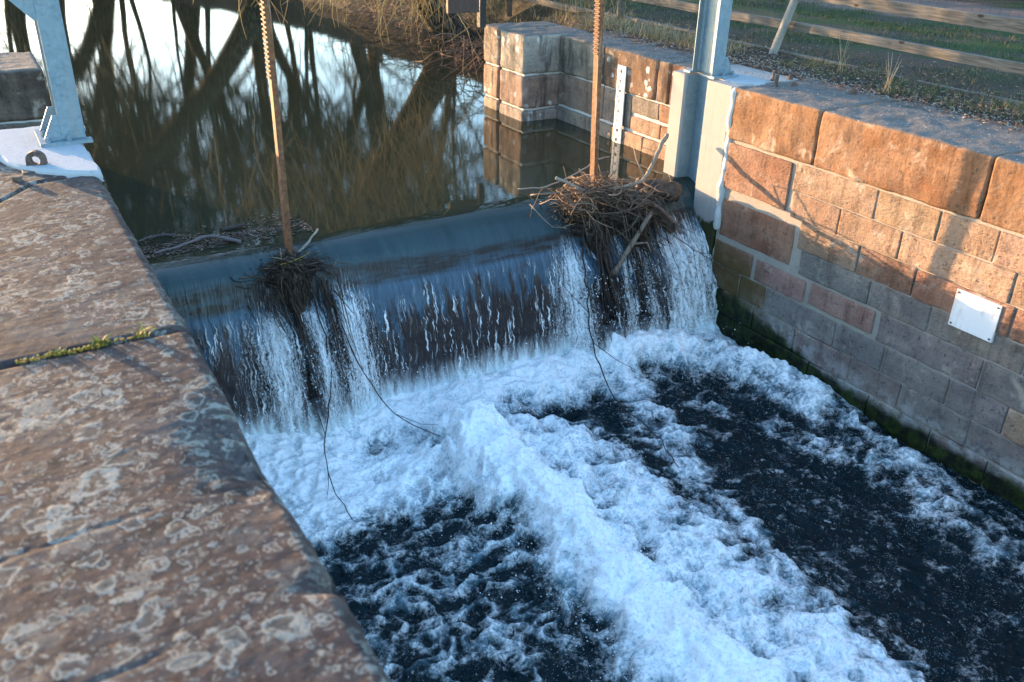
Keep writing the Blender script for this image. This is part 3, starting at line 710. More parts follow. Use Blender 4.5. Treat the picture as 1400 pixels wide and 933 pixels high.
pad('mortar_pad', wig([(5.70, 5.80), (5.93, 5.66), (6.03, 5.76), (6.08, 6.0), (6.06, 6.25), (6.0, 6.5), (5.74, 6.5)]), -.02, .008, .03, cp, M_PAD)

# ------------------------------------------------------------------ wall and piers above the weir, right bank
uw = thing('stone_wall', 'dark lichened sandstone wall along the still upper pool', 'wall', (6.1, 7.5, -.96))
mb = MB(); mb.box((XRU+.02, 6.5, -2.2), (6.5, 8.9, -.30)); mb.build('mortar', M_MORT2, uw)
DK = (.20, .115, .075); DG = (.22, .20, .175); MAV = (.23, .155, .135)
mb = MB()
def ublock(y0, y1, z0, z1, col, x=XRU, gap=.03, xb=6.4):
    mb.col = jit(col, .1); mb.rbox((x, y0+.004, z0+gap/2), (xb, y1-.004, z1-gap/2), .014, .04, .014, 6, rng.random()*90)
ublock(7.95, 8.86, -.80, -.42, MAV); ublock(7.45, 7.95, -.80, -.42, DG); ublock(7.0, 7.45, -.62, -.42, DG); ublock(6.78, 7.0, -.62, -.42, BRN); ublock(6.5, 6.78, -.62, -.42, TAN)
ublock(6.95, 7.45, -.80, -.62, TAN2); ublock(6.5, 6.95, -.80, -.62, BRN)
ublock(7.75, 8.9, -1.6, -.80, DG, XRU-.015); ublock(7.2, 7.75, -1.6, -.80, TAN2, XRU-.015); ublock(6.5, 7.2, -1.6, -.80, TAN2, XRU-.015)
mb.build('masonry', M_UMAS, uw, smooth=True, col=True)
for k, (a, b, c) in enumerate([(7.98, 8.86, DG), (7.08, 7.97, DK), (6.88, 7.07, DK), (6.52, 6.87, BRN)]):
    mb = MB(); mb.col = jit(c, .06); mb.rbox((XRU-.01, a+.003, -.42), (6.55, b-.003, -.01), .028, .035, .022, 5, k*7.+2)
    mb.build('coping_stone', M_OLD, uw, smooth=True, col=True)

def pier(x0, x1, y0, y1, label, cols, flip=False):
    t = thing('stone_pier', label, 'pier', ((x0+x1)/2, (y0+y1)/2, -1.6))
    for k, (z0, z1, c) in enumerate([(-.43, 0., cols[0]), (-.82, -.445, cols[1]), (-1.7, -.835, cols[2])]):
        mb = MB(); mb.col = c; mb.rbox((x0, y0, z0), (x1, y1, z1), .035, .04, .018, 6, k*5.+x0*3); mb.build('pier_block', M_OLD, t, smooth=True, col=True)
    mb = MB(); mb.box((x0+.025, y0+.025, -1.6), (x1-.03, y1-.025, -.05)); mb.build('mortar', M_MORT2, t)
    return t
pier(5.40, 6.3, 8.85, 9.40, 'broad grey stone pier jutting into the pool, next to a narrow one', [(.36, .34, .31), (.30, .20, .17), (.34, .29, .26)])
pier(5.42, 6.3, 9.47, 9.84, 'narrow stone pier behind the broad one, under a brown board', [(.34, .27, .21), (.34, .22, .16), (.36, .28, .2)])
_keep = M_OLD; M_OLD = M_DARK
lp = pier(-1.4, .53, 8.85, 9.85, 'dark shaded stone pier with a worn rounded corner behind the left steel post', [(.07, .055, .05), (.06, .055, .045), (.05, .05, .045)])  # stone tints darkened for the wet shade this pier stands in
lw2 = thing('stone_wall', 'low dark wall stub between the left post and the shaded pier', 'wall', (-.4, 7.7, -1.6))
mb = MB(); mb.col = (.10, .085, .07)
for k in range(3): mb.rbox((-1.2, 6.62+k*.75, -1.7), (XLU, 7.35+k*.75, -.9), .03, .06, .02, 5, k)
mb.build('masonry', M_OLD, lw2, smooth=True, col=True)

M_OLD = _keep
# ------------------------------------------------------------------ left bank wall with capping slabs
lw = thing('stone_wall', 'broad lichen covered red sandstone wall in the left foreground', 'wall', (-.3, 3., -2.3))
mb = MB(); mb.box((-1.6, -12, -3.3), (XL-.03, 6.55, -.30)); mb.build('mortar', M_MORT, lw)
def slab(y0f, y1f, seed):
    """a capping stone between the lines y0f(x), y1f(x): top, rounded arris and front face as one sheet"""
    ax = np.concatenate([np.linspace(-1.5, -.36, 24), np.arange(-.35, XL-.045, .0095)])
    n = 12; arc = [(XL-.045+.045*math.sin(a), -.045+.045*math.cos(a)) for a in np.linspace(.1, PI/2, n)]
    down = [(XL, z) for z in np.linspace(-.06, -.44, 26)]
    pr = np.array([(a, 0.) for a in ax]+arc+down)
    v = np.linspace(0, 1, int((y1f(0)-y0f(0))/.0095))
    U, V = np.meshgrid(np.arange(len(pr)), v, indexing='ij')
    x = pr[U, 0]; z = pr[U, 1].copy(); y = y0f(x)+(y1f(x)-y0f(x))*V
    top = (z > -.03)
    # bedding ledges running obliquely over the top, pits, and worn corners
    q = y*math.cos(.30)+x*math.sin(-.30)
    led = fbm(q*3.2+.35*fbm(x*2, y*2, seed, 2), x*.8+seed, 1, 3)
    terr = np.floor(led*7)/7+sstep(.7, 1., (led*7) % 1)/7
    hgt = .0018*terr+.0014*fbm(x*5, y*7, seed, 4)+.0018*fbm(x*22, y*26, seed, 4)
    for (lx0, ly0, ly1, dz) in ((-.4, 2.06, 2.13, .0), (-.4, 1.55, 1.61, .0)):
        yl = ly0+(ly1-ly0)*(x-lx0)/.9+.035*fbm(x*7, 0, ly0, 3)
        hgt = hgt-dz*sstep(.0, -.012, y-yl)*sstep(-.5, -.02, y-yl)-.003*np.exp(-((y-yl)/.005)**2)*sstep(-.1, .25, fbm(x*3, ly0, 2, 2)+.15)
    edge = np.minimum(V, 1-V)*(y1f(x)-y0f(x))
    hgt = hgt-.030*np.exp(-(edge/.014)**2)
    chip = np.exp(-(((x-.49)/.13)**2+((y-2.26)/.26)**2))
    hgt = hgt-.060*chip*(1+.4*fbm(x*12, y*12, 3, 3))-.04*np.exp(-(((x-.5)/.06)**2+((y-1.62)/.03)**2))
    z = z+np.where(top, hgt, hgt*.35)
    x = x+np.where(top, 0, .018*fbm(y*4, z*5, seed, 4)+.006*fbm(y*18, z*18, seed, 3))-.03*chip*np.where(top, 0, 1)
    me = grid_mesh('capping_slab', np.stack([x, y, z], -1)); return link_mesh('capping_slab', me, M_SLAB, lw)
j1 = lambda x: 3.165+.02*np.asarray(x)+.012*fbm(np.asarray(x)*6., 0, 3, 3)
j2 = lambda x: 5.12+1.45*np.clip(np.asarray(x), -.6, .16)+.25*np.clip(np.asarray(x)-.16, 0, 1)
slab(lambda x: -.9+0*np.asarray(x), lambda x: j1(x)-.005, 1.)
slab(lambda x: j1(x)+.005, lambda x: j2(x)-.005, 6.)
slab(lambda x: j2(x)+.005, lambda x: 6.62+0*np.asarray(x), 11.)
mb = MB(); mb.box((-1.5, -.9, -.42), (XL-.06, 6.6, -.07)); mb.build('slab_core', M_MORT, lw)
pad('mortar_pad', wig([(XL+.012, 6.60), (-.3, 6.60), (-.30, 6.05), (.02, 5.88), (.08, 5.70), (.20, 5.50), (.34, 5.40), (XL+.012, 5.31)], .05, .008), -.03, .028, .035, lw, M_PAD)
mb = MB(); mb.prism(groove_poly(XL-.002, -1, -.2, 5.72, 6.56), -3.2, -.012); mb.build('concrete_guide', M_CON, lw)

# moss cushions and small plants in the slab joint
mb = MB()
for k in range(120):
    x = rng.choice([rng.uniform(-.1, .30), rng.gauss(.02, .05), rng.gauss(.1, .06)]); y = float(j1(x))+rng.gauss(0, .006); r = rng.uniform(.003, .007)
    mb.col = rng.choice([(.30, .20, .02), (.22, .20, .03), (.34, .17, .03), (.10, .11, .02)]); mb.add(ico*np.array((r, r, r*.8))+np.array((x, y, -.006+rng.random()*.012)), icf)
tag(mb.build('joint_moss', M_LEAF, smooth=True, col=True), 'yellow green moss cushions filling the joint between the slabs', 'moss', kind='stuff')
def blade(m, p, az, ln, w, bend, col, n=4):
    m.col = col; dx, dy = math.cos(az), math.sin(az); vs = []
    for i in range(n+1):
        t = i/n; h = ln*(t*(1-.35*bend*t)); o = ln*bend*t*t*.8; ww = w*(1-t)**.7*.5+.0004
        c = (p[0]+dx*o, p[1]+dy*o, p[2]+h); vs += [(c[0]-dy*ww, c[1]+dx*ww, c[2]), (c[0]+dy*ww, c[1]-dx*ww, c[2])]
    m.add(vs, [(2*i, 2*i+1, 2*i+3, 2*i+2) for i in range(n)])
def herb(x, n, ln, cols, label, w=.012, name='wild_plant'):
    y = float(j1(x)); t = thing(name, label, 'plant', (x, y, -.005)); m = MB()
    for k in range(n): blade(m, (x+rng.gauss(0, .012), y+rng.gauss(0, .004), -.004), rng.uniform(0, 2*PI), ln*rng.uniform(.5, 1), w, rng.uniform(.4, 1.3), jit(rng.choice(cols), .2))
    m.build('leaves', M_LEAF, t, col=True)
herb(.18, 26, .055, [(.10, .16, .05), (.16, .20, .04), (.30, .22, .03)], 'small green leafy weed rooted in the slab joint, middle of three', .014)
herb(.325, 22, .075, [(.36, .28, .04), (.30, .26, .06)], 'yellow grass tuft in the slab joint, nearest the water edge', .005)
herb(.05, 14, .04, [(.30, .26, .04), (.18, .18, .03)], 'tiny yellow sprig in the slab joint, farthest from the water edge', .008)

# lifting eye and bolt on the left wall
ey = thing('lifting_eye', 'dark iron lifting eye set in the slab beside the mortar pad', 'iron ring', (.205, 5.60, 0))
mb = MB(); P0 = np.array((.205, 5.62, .055)); n = 22
ex, ez = np.array((.96, -.28, 0)), np.array((0, 0, 1.)); en = np.array((.28, .96, 0))
vs = []; fs = []
for k in range(n):
    a = 2*PI*k/n; dirn = math.cos(a)*ex+math.sin(a)*ez
    ro = .052 if math.sin(a) > -.1 else min(.085, .052/max(.3, abs(math.cos(a))) if abs(math.cos(a)) > .6 else .085)
    for rr, off in ((.024, -.02), (ro, -.02), (ro, .02), (.024, .02)): vs.append(P0+dirn*rr+en*off)
for k in range(n):
    a, b = k*4, ((k+1) % n)*4
    for i in range(4): fs.append((a+i, a+(i+1) % 4, b+(i+1) % 4, b+i))
mb.add(vs, fs); mb.build('eye_ring', M_IRON, ey, smooth=False)
mb = MB(); mb.bbox((.12, 5.55, -.01), (.29, 5.66, .006)); mb.build('foot_plate', M_IRON, ey)
bt = thing('anchor_bolt', 'squat rusty bolt end on the left wall beside the lifting eye', 'bolt', (.085, 5.43, 0))
mb = MB(); mb.tube([(.085, 5.43, -.02), (.085, 5.43, .028)], .027, 14); mb.build('bolt_shank', M_IRON, bt)

# ------------------------------------------------------------------ steel guide posts
def steel_post(x0, sgn, label, zb, brace):
    """x0: flange edge on the water side; sgn=+1 when the land lies towards +x"""
    t = thing('steel_post', label, 'steel post', (x0+.067*sgn, (GY0+GY1)/2, zb))
    X_ = lambda a: x0+a*sgn
    def bx(m, a0, a1, y0, y1, z0, z1, b=.0025): m.bbox((min(X_(a0), X_(a1)), y0, z0), (max(X_(a0), X_(a1)), y1, z1), b)
    ztop = 3.1
    m = MB(); bx(m, 0, .135, GY0, GY0+.011, zb+.02, ztop); bx(m, 0, .135, GY1-.011, GY1, zb+.02, ztop); bx(m, .0635, .0715, GY0+.0105, GY1-.0105, zb+.02, ztop)
    for yy in (GY0+.011, GY1-.011-.014): 
        m.prism([(X_(.0715), yy), (X_(.0855), yy+.0 if yy < 6.2 else yy+.014), (X_(.0715), yy+.014)] if sgn > 0 else [(X_(.0715), yy+.014), (X_(.0855), yy if yy < 6.2 else yy+.014), (X_(.0715), yy)], zb+.02, ztop)
        m.prism([(X_(.0635), yy+.014), (X_(.0495), yy if yy < 6.2 else yy+.014), (X_(.0635), yy)] if sgn > 0 else [(X_(.0635), yy), (X_(.0495), yy if yy < 6.2 else yy+.014), (X_(.0635), yy+.014)], zb+.02, ztop)
    m.build('column', M_STEEL, t)
    a1 = .262
    po = [(X_(-.03), GY0-.06), (X_(a1), GY0-.06), (X_(a1), GY1+.08), (X_(-.03), GY1+.08), (X_(-.03), GY1-.01), (X_(.075), GY1-.01), (X_(.075), GY0+.011), (X_(-.03), GY0+.011)]
    if sgn < 0: po = po[::-1]
    m = MB(); m.prism(po, zb, zb+.02); m.build('base_plate', M_STEEL, t)
    for y0 in (GY0, GY1-.010):
        m = MB(); g_ = [(X_(.1355), zb+.0205), (X_(a1-.03), zb+.0205), (X_(a1-.03), zb+.035), (X_(.165), zb+.17), (X_(.1355), zb+.17)]
        if sgn > 0: g_ = g_[::-1]
        m.prism(g_, y0, y0+.010, 'y'); m.build('gusset', M_STEEL, t)
    for bxx, byy in ((.10, GY0-.032), (.215, GY0-.032), (.215, GY1+.045), (.10, GY1+.045), (.225, (GY0+GY1)/2)):
        m = MB(); m.hexnut((X_(bxx), byy, zb+.02), .016, .016); m.tube([(X_(bxx), byy, zb+.036), (X_(bxx), byy, zb+.052)], .009, 8); m.build('bolt', M_STEEL, t)
    if brace:
        m = MB(); g_ = [(X_(.1355), .745), (X_(.155), .745), (X_(.26), .862), (X_(.62), 1.26), (X_(.62), 1.34), (X_(.1355), 1.34)]
        if sgn > 0: g_ = g_[::-1]
        m.prism(g_, GY0-.001, GY0+.0105, 'y'); m.build('knee_plate', M_STEEL, t)
    return t
steel_post(.522, -1, 'galvanised steel post on the left wall with a knee plate near its top', .028, True)
steel_post(5.652, 1, 'galvanised steel post on the right wall above the concrete guide slot', .008, False)

# ------------------------------------------------------------------ gate and toothed lifting bars
gt = thing('sluice_gate', 'rusty sluice gate plate hidden behind the falling water', 'gate', (3.05, 6.16, -2.3))
mb = MB(); mb.bbox((.40, 6.12, -2.75), (5.70, 6.18, -1.36)); mb.build('gate_leaf', M_GATE, gt)
for x in (1.0, 2.3, 3.1, 3.8, 5.1):
    mb = MB(); mb.box((x-.03, 6.085, -2.7), (x+.03, 6.1195, -1.5)); mb.build('stiffener', M_GATE, gt)
def bar(xb, xt, zb, ztooth, label):
    t = thing('rack_bar', label, 'lifting bar', (xb, 6.15, zb)); L = 3.2-zb
    def sh(z): return (xt-xb)*(z-zb)/2.0
    m = MB(); w, dd = .020, .033
    vs = []
    for z in (zb, 3.2):
        o = sh(z); vs += [(xb-w+o, 6.15-dd, z), (xb+w+o, 6.15-dd, z), (xb+w+o, 6.15+dd, z), (xb-w+o, 6.15+dd, z)]
    m.add(vs, [(0, 3, 2, 1), (4, 5, 6, 7), (0, 1, 5, 4), (1, 2, 6, 5), (2, 3, 7, 6), (3, 0, 4, 7)]); m.build('bar', M_RUST, t)
    m = MB(); z = ztooth
    while z < 3.1:
        o = sh(z); x1 = xb-w+o+.0004
        m.add([(x1, 6.15-dd+.001, z), (x1, 6.15-dd+.001, z+.023), (x1-.013, 6.15-dd+.001, z+.015), (x1-.013, 6.15-dd+.001, z+.007),
               (x1, 6.15+dd-.001, z), (x1, 6.15+dd-.001, z+.023), (x1-.013, 6.15+dd-.001, z+.015), (x1-.013, 6.15+dd-.001, z+.007)],
              [(0, 1, 2, 3), (7, 6, 5, 4), (0, 4, 5, 1), (1, 5, 6, 2), (2, 6, 7, 3), (3, 7, 4, 0)]); z += .031
    m.build('rack_teeth', M_RUST, t)
bar(1.745, 1.755, -1.42, .29, 'rusty toothed bar rising out of the smaller debris clump')
bar(4.525, 4.455, -1.45, .27, 'rusty toothed bar rising out of the large twig nest')

# ------------------------------------------------------------------ gauge board and wall plate
gg = thing('gauge_board', 'white water level gauge board with black markings on the pool wall', 'gauge', (5.86, 7.6, -1.1))
zt, zb = -.155, -1.3
mb = MB(); mb.bbox((XRU-.035, 7.545, zb), (XRU-.022, 7.685, zt)); mb.build('board', M_GAUGE, gg)
mb = MB(); xf = XRU-.0375
def mark(y0, y1, z0, z1): mb.box((xf, y0+.315, z0), (xf+.003, y1+.315, z1))
SEG = {'0': 'abcdef', '1': 'bc', '2': 'abged', '3': 'abgcd', '4': 'fgbc', '5': 'afgcd', '6': 'afgedc', '7': 'abc', '8': 'abcdefg', '9': 'abcdfg'}
def digit(ch, yc, zc, h=.034, w=.018, t=.0055):
    yl, yr = yc+w/2, yc-w/2                     # the reader looks along +x: larger y is on the left
    for s_ in SEG[ch]:
        if s_ == 'a': mark(yr, yl, zc+h/2-t, zc+h/2)
        if s_ == 'd': mark(yr, yl, zc-h/2, zc-h/2+t)
        if s_ == 'g': mark(yr, yl, zc-t/2, zc+t/2)
        if s_ in 'fe': mark(yl-t, yl, zc if s_ == 'f' else zc-h/2, zc+h/2 if s_ == 'f' else zc)
        if s_ in 'bc': mark(yr, yr+t, zc if s_ == 'b' else zc-h/2, zc+h/2 if s_ == 'b' else zc)
z = zt-.012; k = 0
while z > zb:
    mark(7.240, 7.262 if k % 2 else 7.272, z-.009, z-.003)
    if k % 5 == 0: mark(7.325, 7.348, z-.006, z-.001)
    z -= .0205; k += 1
for i in range(8):
    num = '%02d' % (16-i)
    digit(num[0], 7.318, zt-.055-i*.103); digit(num[1], 7.295, zt-.055-i*.103)
    mark(7.3405, 7.347, zt-.103*(i+1)-.012, zt-.103*(i+1))
mark(7.328, 7.3295, zb, zt-.02)
mb.build('scale_marking', M_INK, gg)
wp = thing('wall_plate', 'blank white metal plate fixed by four screws to the lit stone wall', 'plate', (5.59, 3.1, -1.07))
mb = MB(); mb.bbox((XR-.018, 2.945, -1.21), (XR-.014+.03, 3.28, -.935), .001); mb.build('plate_sheet', M_PLATE, wp)
for yy, zz in ((2.965, -.955), (3.26, -.955), (2.965, -1.19), (3.26, -1.19)):
    mb = MB(); mb.tube([(XR-.0175, yy, zz), (XR-.0235, yy, zz)], .0075, 10); mb.build('screw', M_IRON, wp)

# ------------------------------------------------------------------ rusty pins on the right coping
def pin(x, y, h, r, label, group=None, lean=0.):
    t = thing('rusty_pin', label, 'pin', (x, y, 0), group); m = MB()
    m.tube([(x, y, -.03), (x+lean*h, y, h)], [r, r*.97], 12); m.build('pin_shank', M_IRON, t)
    m = MB(); m.tube([(x, y, -.02), (x, y, .008)], r*1.6, 12); m.build('collar', M_IRON, t)
pin(6.12, 5.77, .085, .014, 'upright rusty iron pin on the coping, farther of the tall pair')
pin(5.95, 5.57, .095, .017, 'upright rusty iron pin on the coping, nearer of the tall pair', lean=.05)
def stub(x, y, r, h, label):
    t = thing('anchor_bolt', label, 'bolt', (x, y, 0)); m = MB(); m.hexnut((x, y, -.02), r, h+.02); m.build('nut', M_IRON, t)
    m = MB(); m.tube([(x, y, h), (x, y, h+.012)], r*.55, 9); m.build('bolt_tip', M_IRON, t)
stub(6.315, 5.755, .026, .022, 'low rusty nut behind the tall iron pins on the coping')
stub(6.10, 5.50, .026, .024, 'low rusty nut just in front of the nearer tall iron pin')
stub(6.336, 5.06, .028, .03, 'rusty nut on the coping beside the first open joint')
stub(6.52, 4.62, .034, .03, 'large rusty nut on the coping at the edge of the weeds')
stub(6.62, 5.52, .026, .022, 'rusty nut half lost in gravel at the back of the coping')

# ------------------------------------------------------------------ debris
def stick(m, p, q, r0, r1, bend=.05, n=6, sides=5, r=rng, side_twigs=0):
    p, q = np.array(p, float), np.array(q, float); L = np.linalg.norm(q-p); off = np.array([r.gauss(0, 1) for _ in range(3)])*bend*L; pts = []
    for i in range(n+1):
        t = i/n; pts.append(p+(q-p)*t+off*math.sin(PI*t)+np.array([r.gauss(0, 1) for _ in range(3)])*bend*.12*L)
    m.tube(pts, [r0+(r1-r0)*i/n for i in range(n+1)], sides)
    for k in range(side_twigs):
        i = r.randint(1, n-1); d_ = np.array([r.gauss(0, 1), r.gauss(0, 1), r.gauss(0, .6)])*.12*L
        m.tube([pts[i], pts[i]+d_*.5+np.array((0, 0, .01)), pts[i]+d_], [r0*.5, r0*.35, r0*.2], 4)
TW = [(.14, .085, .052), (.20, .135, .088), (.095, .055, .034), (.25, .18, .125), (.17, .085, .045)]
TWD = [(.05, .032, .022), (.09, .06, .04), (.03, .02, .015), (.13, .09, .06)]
# large nest
mb = MB(); r2 = random.Random(21)
for k in range(900):
    cx = r2.uniform(4.18, 5.08); y = 6.10+r2.gauss(0, .12); top = -.95+.15*math.exp(-((cx-4.5)/.24)**2)-.10*max(0, cx-4.8)*2
    z = top-abs(r2.gauss(0, .13)); 
    az = r2.uniform(0, 2*PI); el = r2.gauss(0, .35); L = r2.choice([.06, .1, .16, .25])*r2.uniform(.6, 1.3)
    dv = np.array((math.cos(az)*math.cos(el), math.sin(az)*math.cos(el), math.sin(el)))*L
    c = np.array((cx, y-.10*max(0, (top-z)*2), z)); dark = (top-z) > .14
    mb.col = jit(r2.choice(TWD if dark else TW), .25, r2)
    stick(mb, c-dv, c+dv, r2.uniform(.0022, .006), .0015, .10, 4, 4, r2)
for k in range(120):
    cx = r2.gauss(4.6, .25); y = 6.05+r2.gauss(0, .10); z = -.945+.08*math.exp(-((cx-4.5)/.25)**2)+r2.gauss(0, .035); az = r2.uniform(0, 2*PI); el = r2.gauss(.05, .3); L = r2.uniform(.08, .24); el += .5*(r2.random() < .25)
    dv = np.array((math.cos(az)*math.cos(el), math.sin(az)*math.cos(el), math.sin(el)))*L; mb.col = jit(r2.choice(TW[1:2]+[(.28, .19, .13), (.22, .14, .09), (.33, .25, .18)]), .2, r2)
    stick(mb, np.array((cx, y, z))-dv, np.array((cx, y, z))+dv, r2.uniform(.004, .0085), .002, .09, 6, 5, r2, side_twigs=1)
for k in range(130):                                             # hanging, combed by the water
    cx = r2.uniform(4.2, 5.1); z0 = r2.uniform(-1.3, -.95); L = r2.uniform(.06, .20)+.35*r2.random()**4; y = 5.93+r2.gauss(0, .04)
    mb.col = jit(r2.choice(TWD+TW[:1]+[(.22, .16, .11)]), .3, r2)
    stick(mb, (cx, y, z0), (cx+r2.gauss(.01, .05), y-.10-r2.random()*.06, z0-L), r2.uniform(.002, .005), .0012, .05, 5, 4, r2)
for k in range(650):                                             # dead leaves packed at the left shoulder
    cx = r2.gauss(4.28, .10); z = -1.0+r2.gauss(0, .08); y = 6.02+r2.gauss(0, .06); mb.col = jit(r2.choice([(.30, .14, .06), (.22, .10, .05), (.36, .20, .09), (.12, .06, .04)]), .25, r2)
    a = np.array([r2.gauss(0, 1) for _ in range(3)]); a /= np.linalg.norm(a); b = np.cross(a, [r2.gauss(0, 1) for _ in range(3)]); b /= np.linalg.norm(b)
    c = np.array((cx, y, z)); s_ = r2.uniform(.008, .02); mb.add([c-a*s_, c+b*s_*.5, c+a*s_, c-b*s_*.5], [(0, 1, 2, 3)])
for cx, wd, zb_, nn in ((4.40, .05, -1.95, 34), (4.72, .06, -1.85, 24), (4.88, .12, -1.7, 22)):
    for k in range(nn):
        x = cx+r2.gauss(0, wd); z0 = r2.uniform(-1.3, -1.1); z1 = z0+(zb_-z0)*r2.random()**.6; mb.col = jit(r2.choice(TWD), .3, r2)
        stick(mb, (x, 5.82, z0), (x+r2.gauss(.03, .04), 5.60-.06*r2.random(), z1), r2.uniform(.003, .007), .0015, .03, 6, 4, r2)
nest = thing('debris_pile', 'large sunlit nest of twigs and leaves caught round the right toothed bar', 'twig debris', (4.6, 6.1, -1.2))
mb.build('loose_twigs', M_TWIG, nest, smooth=True, col=True)['kind'] = 'stuff'
def clump(c, s, seed, parent):
    m = MB(); bm = bmesh.new(); bmesh.ops.create_icosphere(bm, subdivisions=5, radius=1.)
    V = np.array([v.co[:] for v in bm.verts]); n = fbm(V[:, 0]*2.2+seed, V[:, 1]*2.2, V[:, 2]*2.2, 5)
    V = V*(1+.45*n)[:, None]*np.array(s)+np.array(c); m.add(V, [tuple(v.index for v in f.verts) for f in bm.faces]); bm.free()
    return m.build('sodden_core', M_MUCK, parent, smooth=True)
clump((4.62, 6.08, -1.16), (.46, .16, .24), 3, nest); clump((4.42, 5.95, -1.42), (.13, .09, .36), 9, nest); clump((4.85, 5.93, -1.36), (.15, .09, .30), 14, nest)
# small clump
sm = thing('debris_pile', 'small dark clump of sodden weed and twigs caught round the left toothed bar', 'twig debris', (1.7, 6.1, -1.2))
mb = MB(); r3 = random.Random(5)
for k in range(520):
    cx = 1.70+r3.gauss(0, .13); z = -1.015-abs(r3.gauss(0, .055))+.05*math.exp(-((cx-1.7)/.1)**2); y = 6.05+r3.gauss(0, .07); az = r3.uniform(0, 2*PI); el = r3.gauss(0, .4); L = r3.uniform(.03, .12)
    dv = np.array((math.cos(az)*math.cos(el), math.sin(az)*math.cos(el), math.sin(el)))*L
    mb.col = jit(r3.choice(TWD+TWD+TW[2:3]), .3, r3); stick(mb, np.array((cx, y, z))-dv, np.array((cx, y, z))+dv, r3.uniform(.002, .0055), .0015, .1, 4, 4, r3)
for k in range(240):
    cx = 1.70+r3.gauss(0, .15); z0 = r3.uniform(-1.25, -1.05); L = r3.uniform(.06, .24); y = 5.95+r3.gauss(0, .025)
    mb.col = jit(r3.choice(TWD), .3, r3); stick(mb, (cx, y, z0), (cx+r3.gauss(0, .03), y-.07, z0-L), r3.uniform(.002, .005), .001, .05, 4, 4, r3)
for cx, wd, zb_, nn in ((1.66, .025, -1.95, 18), (1.92, .035, -1.85, 20), (1.52, .04, -1.45, 8)):
    for k in range(nn):
        x = cx+r3.gauss(0, wd); z0 = r3.uniform(-1.3, -1.2); z1 = z0+(zb_-z0)*r3.random()**.6; mb.col = jit(r3.choice(TWD), .3, r3)
        stick(mb, (x, 5.84, z0), (x+r3.gauss(.03, .03), 5.62-.06*r3.random(), z1), r3.uniform(.003, .007), .0015, .03, 6, 4, r3)
for k in range(9):
    mb.col = jit(r3.choice([(.30, .24, .13), (.40, .33, .2), (.33, .22, .05)]), .2, r3); a = r3.uniform(0, 2*PI); stick(mb, (1.72+r3.gauss(0, .06), 6.0+r3.gauss(0, .04), -.98), (1.72+.16*math.cos(a), 6.0+.10*math.sin(a), -.98+r3.uniform(-.16, .08)), .0045, .002, .05, 4, 4, r3)
mb.build('loose_twigs', M_TWIG, sm, smooth=True, col=True)['kind'] = 'stuff'
clump((1.70, 6.04, -1.11), (.18, .11, .11), 5, sm); clump((1.70, 5.92, -1.42), (.08, .05, .28), 7, sm)

# individual branches and logs
def branch(name, pts, r0, r1, col, label, cat='branch', group=None, fork=None, mat=None, jitter=.006, sides=7):
    P = [np.array(p, float) for p in pts]; out = []
    for i in range(len(P)-1):
        for k in range(5):
            t = k/5; p0 = P[max(i-1, 0)]; p1 = P[i]; p2 = P[i+1]; p3 = P[min(i+2, len(P)-1)]
            out.append(.5*((2*p1)+(p2-p0)*t+(2*p0-5*p1+4*p2-p3)*t*t+(3*p1-p0-3*p2+p3)*t**3)+np.array([rng.gauss(0, jitter*.5) for _ in range(3)]))
    out.append(P[-1]); n = len(out)
    m = MB(); m.col = col; m.tube(out, [(r0+(r1-r0)*i/(n-1))*(1+.12*math.sin(i*1.7)) for i in range(n)], sides)
    o = m.build(name, mat or M_TWIG, smooth=True, col=True); tag(o, label, cat, group)
    for fk in fork or []:
        m = MB(); m.col = col; i0 = int(fk[0]*(n-1)); s_ = out[i0]; q = [np.array(x, float) for x in fk[1]]
        m.tube([s_]+q, [r0*.55]+[r0*.4*(1-j/(len(q)+.5)) for j in range(len(q))], 5); c = m.build('side_shoot', mat or M_TWIG, o, smooth=True, col=True)
    return o
branch('dead_branch', [(4.46, 5.72, -1.52), (4.68, 5.76, -1.29), (4.92, 5.82, -1.05)], .026, .021, (.27, .20, .15), 'thick bare branch leaning diagonally against the twig nest', fork=[(.55, [(4.80, 5.70, -1.28), (4.82, 5.66, -1.36)])])
branch('dead_branch', [(4.30, 6.10, -.88), (4.62, 6.02, -.86), (4.88, 6.0, -.83), (5.05, 6.08, -.80), (5.24, 6.20, -.66), (5.40, 6.28, -.52)], .014, .022, (.33, .26, .19), 'long pale branch lying over the nest and reaching up to the concrete guide', fork=[(.55, [(5.0, 6.2, -.68), (5.02, 6.3, -.56)]), (.7, [(5.16, 6.15, -.62), (5.06, 6.2, -.58)])])
branch('dead_branch', [(4.10, 6.15, -.72), (4.32, 6.08, -.83), (4.52, 6.04, -.92)], .014, .011, (.33, .27, .22), 'short pale stick poking out of the nest over the pool', fork=[(.6, [(4.36, 6.0, -.98)])])
branch('dead_branch', [(4.75, 6.0, -.92), (5.0, 5.90, -1.02), (5.18, 5.84, -1.17), (5.26, 5.78, -1.30)], .016, .019, (.24, .16, .13), 'curved reddish branch arching down the water side of the nest')
branch('dead_branch', [(4.0, 6.6, -.93), (4.2, 6.45, -.90), (4.5, 6.4, -.80), (4.75, 6.45, -.72), (5.0, 6.6, -.76)], .007, .006, (.30, .24, .2), 'thin arched twig behind the nest over the pool')
lg = branch('driftwood_log', [(5.02, 6.20, -.95), (5.2, 6.1, -.96), (5.37, 6.02, -1.0)], .085, .09, (.09, .055, .04), 'stub of dark wet log wedged between the nest and the concrete guide', 'log', mat=M_LOG, jitter=.002, sides=12)
m = MB(); m.tube([(5.371, 6.0205, -1.0), (5.385, 6.012, -1.003)], [.086, .08], 12); m.col = (.1, .06, .04); m.build('cut_end', M_LOG, lg)
